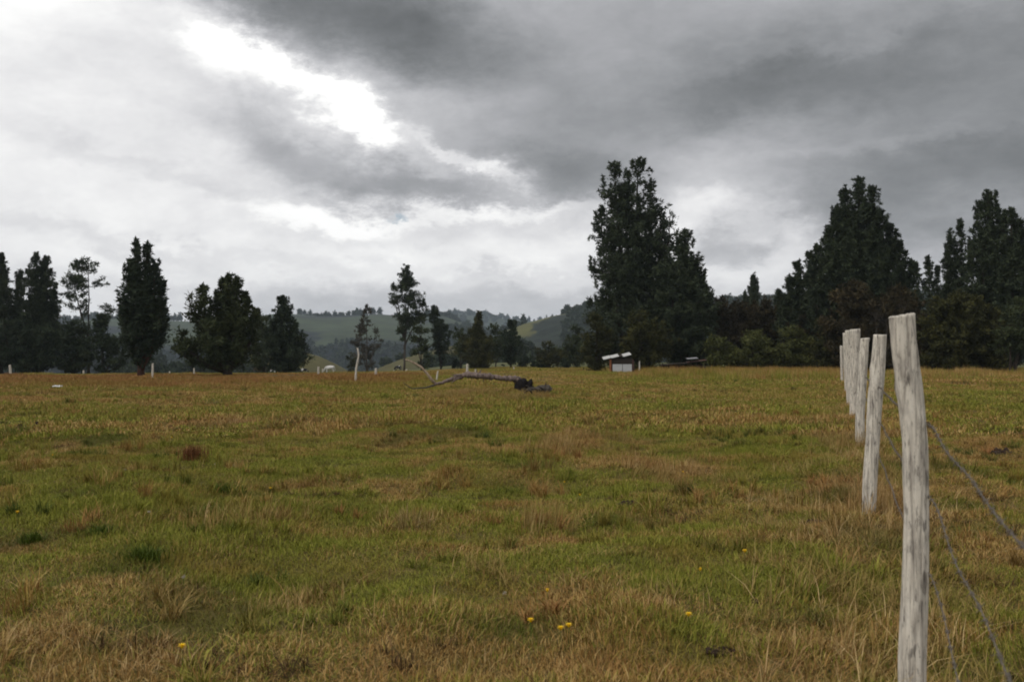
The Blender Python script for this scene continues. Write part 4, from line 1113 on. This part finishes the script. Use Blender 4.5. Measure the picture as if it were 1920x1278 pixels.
def debris():
    D = 38.5; bx = at(1010, D); g = Gf(bx, D)
    root = empty('branch_pile', (bx, D, g), label='low heap of broken branches and bleached wood right of the burnt stump', cat='branch pile')
    def L(px, py, dy=0): return (at(px, D)-bx, dy, max(0.03, zt(py, D)-g))
    m = MB(); m.tube([L(1000, 732), L(1014, 729), L(1028, 728), L(1033, 732)], [.10, .14, .15, .09], 10, .35, seed=4); m.build('log', BG, root)
    m = MB(); m.tube([L(1020, 737, -.2), L(1022, 728, -.1), L(1023.5, 717, 0)], [.05, .04, .012], 7, .3); m.build('stick', BK, root)
    rr = random.Random(8)
    for i in range(26):
        a = rr.uniform(980, 1030); b = rr.uniform(726, 738); m = MB(); dx = rr.uniform(-14, 14); dz = rr.uniform(-9, 4)
        y0 = rr.uniform(-.5, .5)
        m.tube([L(a, b, y0), L(a+dx*.5, b+dz*.5-1, y0+rr.uniform(-.2, .2)), L(a+dx, b+dz, y0+rr.uniform(-.4, .4))], [.035, .028, .01], 5, .3)
        m.build('stick', rr.choice([BK, BG, BG, BK]), root)
debris()

# ------------------------------------------------------------------ sheds
MT = flat('white_tin', (0.50, 0.50, 0.48), 0.5, 0.0, 0.08, 3)
MPN = flat('grey_white_panel', (0.46, 0.47, 0.47), 0.8, 0, 0.12, 2)
MDK = flat('dark_timber', (0.035, 0.028, 0.022), 0.9)
MOR = flat('orange_timber', (0.25, 0.10, 0.05), 0.9)
MRS = flat('rusty_sheet', (0.075, 0.042, 0.032), 0.85, 0, 0.4, 5)
MGS = flat('dull_zinc', (0.26, 0.26, 0.27), 0.6, 0.2, 0.2, 5)
def sheet(px0, px1, r0, r1, d, bx, g, depth, th, drop):
    """corrugated sheet spanning two photo columns, sloping from row r0 to row r1, running back 'depth' metres and rising by 'drop'"""
    n = 16; b = MB(); x0, x1 = at(px0, d)-bx, at(px1, d)-bx; z0, z1 = zt(r0, d)-g, zt(r1, d)-g
    for side in (0, th):
        for j in (0, 1):
            for i in range(n+1):
                t = i/n; b.v.append((x0+(x1-x0)*t, j*depth-0.15, z0+(z1-z0)*t+drop*j+0.014*math.sin(t*n*math.pi*0.9)-side))
    o = 2*(n+1)
    for i in range(n):
        b.f.append((i, i+1, n+2+i, n+1+i)); b.f.append((o+i, o+n+1+i, o+n+2+i, o+i+1))
        b.f.append((i, o+i, o+i+1, i+1)); b.f.append((n+1+i, n+2+i, o+n+2+i, o+n+1+i))
    b.f.append((0, n+1, o+n+1, o)); b.f.append((n, o+n, o+2*n+1, 2*n+1))
    return b
def shed_white():
    d = 91.0; bx = at(1160, d); g = Gf(bx, d)
    root = empty('shed', (bx, d, g), label='small shed with two white panels and a slanting white tin roof, under the giant pine', cat='shed')
    def X(p): return at(p, d)-bx
    def Z(q): return zt(q, d)-g
    for a, b_, r0, r1 in ((1131.5, 1145, 674, 670.5), (1146, 1160.5, 671, 667.5), (1167, 1183.5, 668.8, 664.5)):
        sheet(a, b_, r0, r1, d, bx, g, 1.7, 0.01, 0.22).build('roof_sheet', MT, root)
    sheet(1160, 1168, 669.2, 667.6, d, bx, g, 1.7, 0.01, 0.2).build('roof_sheet', MDK, root)
    for a, b_ in ((1148.5, 1166.5), (1167.5, 1184.5)):
        m = MB(); m.box(((X(a)+X(b_))/2, 0, Z(682.5)/2), (X(b_)-X(a), 0.03, Z(682.5))); m.build('wall_panel', MPN, root)
    m = MB(); m.box(((X(1148)+X(1185))/2, 0.05, (Z(682.3)+Z(671))/2), (X(1185)-X(1148), 0.04, Z(671)-Z(682.3))); m.build('gable_board', MDK, root)
    for p_, mt in ((1144.5, MOR), (1187.0, MRS)):
        m = MB(); m.box((X(p_), 0.02, Z(674)/2), (0.16, 0.12, Z(674))); m.build('post', mt, root)
    for p_ in (1146, 1184):
        m = MB(); m.box((X(p_), 0.8, Z(671)/2), (0.03, 1.45, Z(673))); m.build('side_wall', MDK, root)
    m = MB(); m.box(((X(1148)+X(1185))/2, 1.5, Z(673)/2), (X(1185)-X(1148), 0.04, Z(673))); m.build('back_wall', MDK, root)
shed_white()
def shed_rust():
    d = 92.0; bx = at(1305, d); g = Gf(bx, d)
    root = empty('shed', (bx, d, g), label='low dark shed with a sagging rusty roof left of the green bushes', cat='shed')
    def X(p): return at(p, d)-bx
    def Z(q): return zt(q, d)-g
    sheet(1289, 1309, 673, 671.5, d, bx, g, 1.2, 0.01, 0.10).build('roof_sheet', MGS, root)
    sheet(1290, 1325, 679.5, 675, d, bx, g, 1.4, 0.01, 0.08).build('roof_sheet', MRS, root)
    sheet(1240, 1292, 684, 680, d, bx, g, 1.4, 0.01, 0.05).build('roof_sheet', MDK, root)
    for p_ in (1243, 1270, 1292, 1308, 1322):
        m = MB(); m.box((X(p_), 0.1, Z(681)/2), (0.09, 0.09, Z(681))); m.build('post', MDK, root)
    m = MB(); m.box(((X(1243)+X(1322))/2, 1.1, Z(684)/2), (X(1322)-X(1243), 0.05, Z(684))); m.build('back_wall', MDK, root)
    m = MB(); m.box(((X(1243)+X(1290))/2, 0.05, Z(694)), (X(1290)-X(1243), 0.04, 0.08)); m.build('rail', MRS, root)
shed_rust()

# ------------------------------------------------------------------ grazing animals
def coat(name, base, patch, thr, sc_=2.2):
    m, t, b = newmat(name)
    n = t.noise(t.node('ShaderNodeTexCoord').outputs['Object'], sc_, 2, 0.4)
    t.l.new(t.mix(t.smooth(n, thr-0.02, thr+0.02), base, patch), b.inputs['Base Color']); b.inputs['Roughness'].default_value = 0.8
    return m
def animal(kind, label, px, d, heading, mat, pose, s=1.0, group='animals grazing at the end of the pasture', lift=0.0):
    x = at(px, d); g = Gf(x, d)
    root = empty(kind, (x, d, g+lift), heading, label=label, cat=kind, group=group)
    horse = kind == 'horse'
    wH = (1.45 if horse else 1.30)*s; Ln = (1.30 if horse else 1.45)*s
    V = []; E = []; Rd = []
    def add(p, r_, par=None, flat_=1.0):
        V.append((p[0]*s, p[1]*s, p[2]*s)); Rd.append((r_*s, r_*s*flat_))
        if par is not None: E.append((par, len(V)-1))
        return len(V)-1
    zb = 1.12 if horse else 1.02
    if pose == 'lying': zb = 0.42
    pel = add((-0.55, 0, zb+0.03), 0.25)
    mid = add((-0.1, 0, zb-0.06), 0.31, pel); che = add((0.38, 0, zb-0.03), 0.29, mid)
    rump = add((-0.75, 0, zb+0.02), 0.16, pel)
    tl = add((-0.90, 0, zb-0.12), 0.045, rump); t2 = add((-0.93, 0, zb-0.45), 0.05, tl); add((-0.92, 0, max(zb-0.75, .1)), 0.03, t2)
    if pose == 'grazing':
        n1 = add((0.62, 0, zb-0.05), 0.17, che); n2 = add((0.88, 0, zb-0.42), 0.12, n1)
        hd = add((1.02, 0, zb-0.72), 0.10, n2); h2 = add((1.12, 0, zb-0.92), 0.07, hd); add((1.15, 0, zb-1.0), 0.055, h2)
    else:
        n1 = add((0.62, 0, zb+0.16), 0.16, che); n2 = add((0.82, 0, zb+0.42), 0.12, n1)
        hd = add((0.98, 0, zb+0.50), 0.10, n2); h2 = add((1.17, 0, zb+0.38), 0.075, hd); add((1.27, 0, zb+0.31), 0.06, h2)
    # ears (and short horns of the cattle)
    for sd in (-1, 1): 
        p = V[hd]; e = add((p[0]/s-0.02, sd*0.09, p[2]/s+0.06), 0.03, hd); add((p[0]/s-0.04, sd*(0.12 if horse else 0.19), p[2]/s+(0.15 if horse else 0.08)), 0.014, e)
    for sd in (-1, 1):
        if pose == 'lying':
            a = add((0.45, sd*0.16, zb-0.16), 0.12, che); b = add((0.70, sd*0.20, 0.12), 0.07, a); add((0.50, sd*0.2, 0.07), 0.05, b)
            a = add((-0.45, sd*0.2, zb-0.14), 0.16, pel); b = add((-0.12, sd*0.3, 0.14), 0.09, a); add((-0.42, sd*0.34, 0.07), 0.05, b)
        else:
            a = add((0.45, sd*0.14, zb-0.28), 0.12, che); b = add((0.47, sd*0.14, 0.55), 0.062, a); c = add((0.46, sd*0.14, 0.12), 0.042, b); add((0.49, sd*0.14, 0.03), 0.058, c)
            a = add((-0.60, sd*0.15, zb-0.25), 0.16, pel); b = add((-0.52, sd*0.15, zb-0.42), 0.10, a); c = add((-0.72, sd*0.15, 0.50), 0.055, b)
            e = add((-0.66, sd*0.15, 0.12), 0.042, c); add((-0.62, sd*0.15, 0.03), 0.058, e)
    me = bpy.data.meshes.new('body'); me.from_pydata(V, E, []); me.update()
    o = link('body', me, root); me.materials.append(mat)
    md = o.modifiers.new('skin', 'SKIN'); md.use_smooth_shade = True
    for i, q in enumerate(me.skin_vertices[0].data): q.radius = Rd[i]; q.use_root = (i == 0)
    sb = o.modifiers.new('sub', 'SUBSURF'); sb.levels = 1; sb.render_levels = 1
    if horse:
        m = MB(); a = Vector(V[n1]); b = Vector(V[hd]); m.tube([a+Vector((-0.05, 0, .12))*s, a.lerp(b, .5)+Vector((-0.02, 0, .11))*s, b+Vector((-.05, 0, .07))*s], [.05*s, .05*s, .03*s], 6, .2)
        m.build('mane', MGS if False else flat('mane_hair', (0.5, 0.48, 0.44)), root)
    else:
        for sd in (-1, 1):
            p = Vector(V[hd]); m = MB(); m.tube([p+Vector((-.03, sd*.05, .08))*s, p+Vector((-.01, sd*.12, .12))*s, p+Vector((.03, sd*.15, .17))*s], [.018*s, .014*s, .004*s], 5); m.build('horn', flat('horn', (0.3, 0.27, 0.2)), root)
    return root
white = coat('white_coat', (0.62, 0.60, 0.57), (0.50, 0.47, 0.43), 0.6)
pinto = coat('pinto_coat', (0.62, 0.60, 0.58), (0.035, 0.025, 0.022), 0.52, 2.6)
brown_c = coat('brown_coat', (0.10, 0.042, 0.028), (0.16, 0.10, 0.08), 0.62)
black_c = coat('black_coat', (0.015, 0.014, 0.015), (0.03, 0.028, 0.028), 0.6)
bw = coat('black_white_coat', (0.02, 0.02, 0.022), (0.55, 0.54, 0.52), 0.55, 2.0)
animal('horse', 'white horse grazing in the gap right of the cone-shaped cypress', 618, 178, math.pi-0.15, white, 'grazing', 1.0)
animal('cow', 'black and white spotted cow grazing under the cone-shaped cypress', 521, 150, math.pi+0.5, pinto, 'grazing', 1.0)
animal('cow', 'reddish brown cow lying between the two dark cypresses', 489, 170, 0.3, brown_c, 'lying', 1.15, lift=0.4)
animal('cow', 'black cow lying just right of the cone-shaped cypress trunk', 547, 160, 0.1, black_c, 'lying', 1.0, lift=0.3)
animal('cow', 'small black-headed calf right of the lying black cow', 571, 175, 0.6, bw, 'grazing', 0.72)
animal('cow', 'small black and white calf left of the tip of the fallen branch', 746, 165, 2.6, bw, 'grazing', 0.75)

# ------------------------------------------------------------------ small things in the grass
def blade_thing(parent, name, n, h, spread, mat, wd, lean, seed, dry=None):
    r = np.random.default_rng(seed)
    V, F, a, b = blade_patch(0.001, n, h*0.5, h, wd, lean, r)
    k = np.repeat(r.normal(size=(n, 2))*spread, 5, 0); V[:, 0] += k[:, 0]; V[:, 1] += k[:, 1]
    return link(name, mesh_np(name, V, F, mat, False, {'rnd': a, 'rnd2': b}), parent)
MYL = flat('yellow_petal', (0.80, 0.50, 0.01), 0.6, 0, 0.1)
MWF = flat('white_down', (0.42, 0.38, 0.31), 0.9, 0, 0.1)
MST2 = flat('green_stem', (0.06, 0.10, 0.02), 0.8)
def petal_mesh(mat, L, W):
    b = MB(); b.v = [(0, 0, 0), (L*.5, -W/2, .002), (L*.5, W/2, .002), (L, -W*.3, .0), (L, W*.3, .0)]; b.f = [(0, 1, 2), (1, 3, 4, 2)]
    me = bpy.data.meshes.new('petal'); me.from_pydata(b.v, [], b.f); me.materials.append(mat); return me
PM = petal_mesh(MYL, 0.021, 0.008)
fl_list = [
 (995, 1194, 'yellow dandelion in the near turf, left of the close pair'), (1051, 1208, 'left yellow dandelion of the close pair near the bottom of the field'),
 (1066, 1203, 'right yellow dandelion of the close pair near the bottom of the field'), (1290, 1177, 'single yellow dandelion at the lower right, well away from the others'),
 (344, 1246, 'yellow dandelion at the bottom left of the field'), (1395, 1054, 'orange-yellow dandelion in dry grass left of the nearest post'),
 (1312, 1088, 'small yellow dandelion just below the orange-yellow one'), (1026, 1130, 'tiny yellow dandelion above the close pair'),
 (35, 983, 'yellow dandelion near the left edge beside a dark green tuft'), (508, 931, 'yellow dandelion behind the tan tussock'),
 (1058, 907, 'tiny yellow dandelion in the green turf right of centre'), (1087, 945, 'tiny yellow dandelion above the tall reddish tussock'),
 (1280, 899, 'yellow dandelion at the foot of a straw clump'), (100, 866, 'tiny yellow dandelion in the green turf on the left'),
 (323, 838, 'pale yellow dandelion above the dead brown bush')]
for i, (px, py, lab) in enumerate(fl_list):
    x, y, z = hit(px, py+5)
    tiny = 0.6 if ('tiny' in lab or 'small' in lab) else 0.9
    root = empty('dandelion', (x, y, z), random.uniform(0, 6), label=lab, cat='flower', group='yellow dandelions in the turf')
    h = 0.085+0.02*random.random() + (0.03 if y > 8 else 0)
    root.scale = (tiny, tiny, 1.0)
    m = MB(); m.tube([(0, 0, -0.01), (0.004, 0.003, h*.5), (0, 0, h)], 0.0018, 5); m.build('stem', MST2, root)
    m = MB(); m.tube([(0, 0, h-0.004), (0, 0, h+0.005)], [0.005, 0.011], 10); m.build('flower_head', MYL, root)
    for k in range(16):
        p_ = link('petal', PM, root, (0, 0, h+0.004+0.0012*(k % 2))); p_.rotation_euler = (0, R(-8-18*(k % 2)), k*2*math.pi/16)
for i, (px, py, lab) in enumerate([(281, 976, 'white seed head in the left turf, the brightest one'), (236, 891, 'pale seed head left of the dead brown bush'),
                                  (403, 877, 'pale seed head just right of the dead brown bush'), (946, 1137, 'white seed head on a short stalk in the near dry grass'), (346, 1106, 'small white seed head above the bottom left dandelion')]):
    x, y, z = hit(px, py+4)
    root = empty('seed_head', (x, y, z), label=lab, cat='seed head', group='white seed heads in the turf')
    h = 0.09
    m = MB(); m.tube([(0, 0, -0.01), (0.003, 0, h)], 0.0018, 5); m.build('stem', MST2, root)
    r = np.random.default_rng(i)
    v, f, rnd = leaf_cloud(np.array([[0, 0, h+0.008]]), np.array([0.009]), 90, 0.005, r)
    link('puff', mesh_np('puff', v, f, MWF), root)
# dark dead bush
def tuft(px, py, rad_px, h, mat, label, n, name='grass_tuft', cat='grass tuft', seed=1, lean=.6, grp=None, wd=0.006):
    x, y, z = hit(px, py); root = empty(name, (x, y, z), label=label, cat=cat, group=grp)
    bl = blade_thing(root, 'blades', n, h, rad_px/FOC*y*0.45, mat, wd*max(1, y/9), lean, seed); bl['kind'] = 'stuff'
    return root
MRB = mat_leaf('dead_brown', (0.06, 0.024, 0.008), (0.15, 0.062, 0.022), (0.26, 0.12, 0.045))
MDG = mat_leaf('lush_green', (0.034, 0.058, 0.004), (0.062, 0.090, 0.008), (0.11, 0.145, 0.014))
tuft(362, 876, 26, 0.26, MRB, 'dead rusty-brown bush standing up in the green turf on the left', 300, 'dead_bush', 'bush', 2, 0.5)
tuft(270, 1050, 36, 0.15, MDG, 'dark green lush tuft on the left, the largest of them', 420, seed=3, grp='dark green tufts in the turf')
tuft(62, 1018, 24, 0.14, MDG, 'dark green lush tuft near the left edge', 260, seed=4, grp='dark green tufts in the turf')
tuft(192, 1000, 22, 0.11, MDG, 'dark green tuft between the two lush ones', 180, seed=5, grp='dark green tufts in the turf')
tuft(425, 925, 34, 0.17, MDG, 'green weedy tuft right of and below the dead brown bush', 300, seed=6, grp='dark green tufts in the turf')
tuft(1225, 772, 45, 0.18, MG, 'bright green flat patch far out in the field', 500, seed=7, grp='dark green tufts in the turf', wd=0.008)
# thrown-up earth
MEA = flat('dark_earth', (0.040, 0.026, 0.018), 0.95, 0, 0.5, 14)
def earth(px, py, wpx, hpx, label, seed):
    x, y, z = hit(px, py); W = wpx/FOC*y; H = hpx/FOC*y
    root = empty('earth_clod', (x, y, z), label=label, cat='earth mound', group='mounds of bare earth in the pasture')
    r = np.random.default_rng(seed); nth, nr = 22, 7
    V = [(0, 0, H)]; F = []
    for i in range(1, nr+1):
        t = i/nr
        for k in range(nth):
            a = 2*math.pi*k/nth; q = W/2*t*(0.8+0.4*float(vnoise(math.cos(a)*2+seed, math.sin(a)*2, seed)))
            V.append((q*math.cos(a), q*math.sin(a)*0.7, H*(1-t**1.6)*(0.6+0.8*r.random())-0.02*(t == 1)))
    F = [(0, 1+k, 1+(k+1) % nth) for k in range(nth)]
    for i in range(nr-1):
        for k in range(nth): F.append((1+i*nth+k, 1+(i+1)*nth+k, 1+(i+1)*nth+(k+1) % nth, 1+i*nth+(k+1) % nth))
    m = MB(); m.v = V; m.f = F; m.build('heap', MEA, root)
    import bmesh
    for _ in range(9):
        bm = bmesh.new(); bmesh.ops.create_icosphere(bm, subdivisions=1, radius=W*r.uniform(.05, .10))
        for v in bm.verts: v.co *= r.uniform(0.7, 1.25)
        me = bpy.data.meshes.new('clod'); bm.to_mesh(me); bm.free(); me.materials.append(MEA)
        a = r.uniform(0, 6.28); q = r.uniform(.1, .55)*W
        link('clod', me, root, (q*math.cos(a), q*.7*math.sin(a), W*0.04+H*max(0, .5-q/W)))
earth(38, 802, 16, 7, 'small dark earth mound at the left edge of the field', 1)
earth(70, 800, 16, 10, 'taller dark earth mound beside the one at the left edge', 2)
earth(112, 824, 26, 6, 'wide flat dark mound below the pair at the left edge', 3)
earth(1075, 1052, 16, 6, 'dark hole-like clod in the dry grass of the near field', 4)
earth(1416, 1128, 18, 6, 'brown clod left of the nearest post in dry grass', 5)
earth(1530, 982, 60, 8, 'long strip of broken soil left of the second post', 6)
earth(1355, 1220, 70, 9, 'brown rotting heap near the bottom right of the field', 7)
earth(1880, 850, 60, 5, 'dark streak of soil beyond the wires on the right', 8)
earth(880, 752, 14, 3, 'thin dark patch of soil below the fallen tree', 9)
earth(1180, 945, 50, 7, 'low brown mound in the middle of the right half', 10)
# white plastic
def sack():
    x, y, z = hit(108, 731); root = empty('plastic_sheet', (x, y, z+0.03), 0.2, label='scrap of white plastic lying in the rusty grass on the left', cat='plastic sheet')
    r = np.random.default_rng(3); n = 9; V = []; F = []
    for j in range(n):
        for i in range(n): V.append(((i/(n-1)-.5)*.34+r.normal()*.01, (j/(n-1)-.5)*.35+r.normal()*.01, 0.12+abs(r.normal())*.03))
    for j in range(n-1):
        for i in range(n-1): F.append((j*n+i, j*n+i+1, (j+1)*n+i+1, (j+1)*n+i))
    m = MB(); m.v = V; m.f = F; o = m.build('sheet', flat('white_plastic', (0.7, 0.7, 0.68), 0.4), root)
    sm = o.modifiers.new('thickness', 'SOLIDIFY'); sm.thickness = 0.02
sack()

# ------------------------------------------------------------------ haze
def haze():
    B = MB(); B.box((0, 0, (-62+125)/2), (9400, 9400, 62+125))
    m = bpy.data.materials.new('haze_air'); m.use_nodes = True; t = NT(m.node_tree); t.n.clear()
    v = t.node('ShaderNodeVolumePrincipled'); v.inputs['Color'].default_value = (0.74, 0.87, 1.0, 1); v.inputs['Density'].default_value = 0.00014
    v.inputs['Anisotropy'].default_value = 0.2
    o_ = t.node('ShaderNodeOutputMaterial'); t.l.new(v.outputs[0], o_.inputs['Volume'])
    o = B.build('haze', m); tag(o, 'thin bluish haze hanging over the valley', 'haze', kind='stuff')
haze()
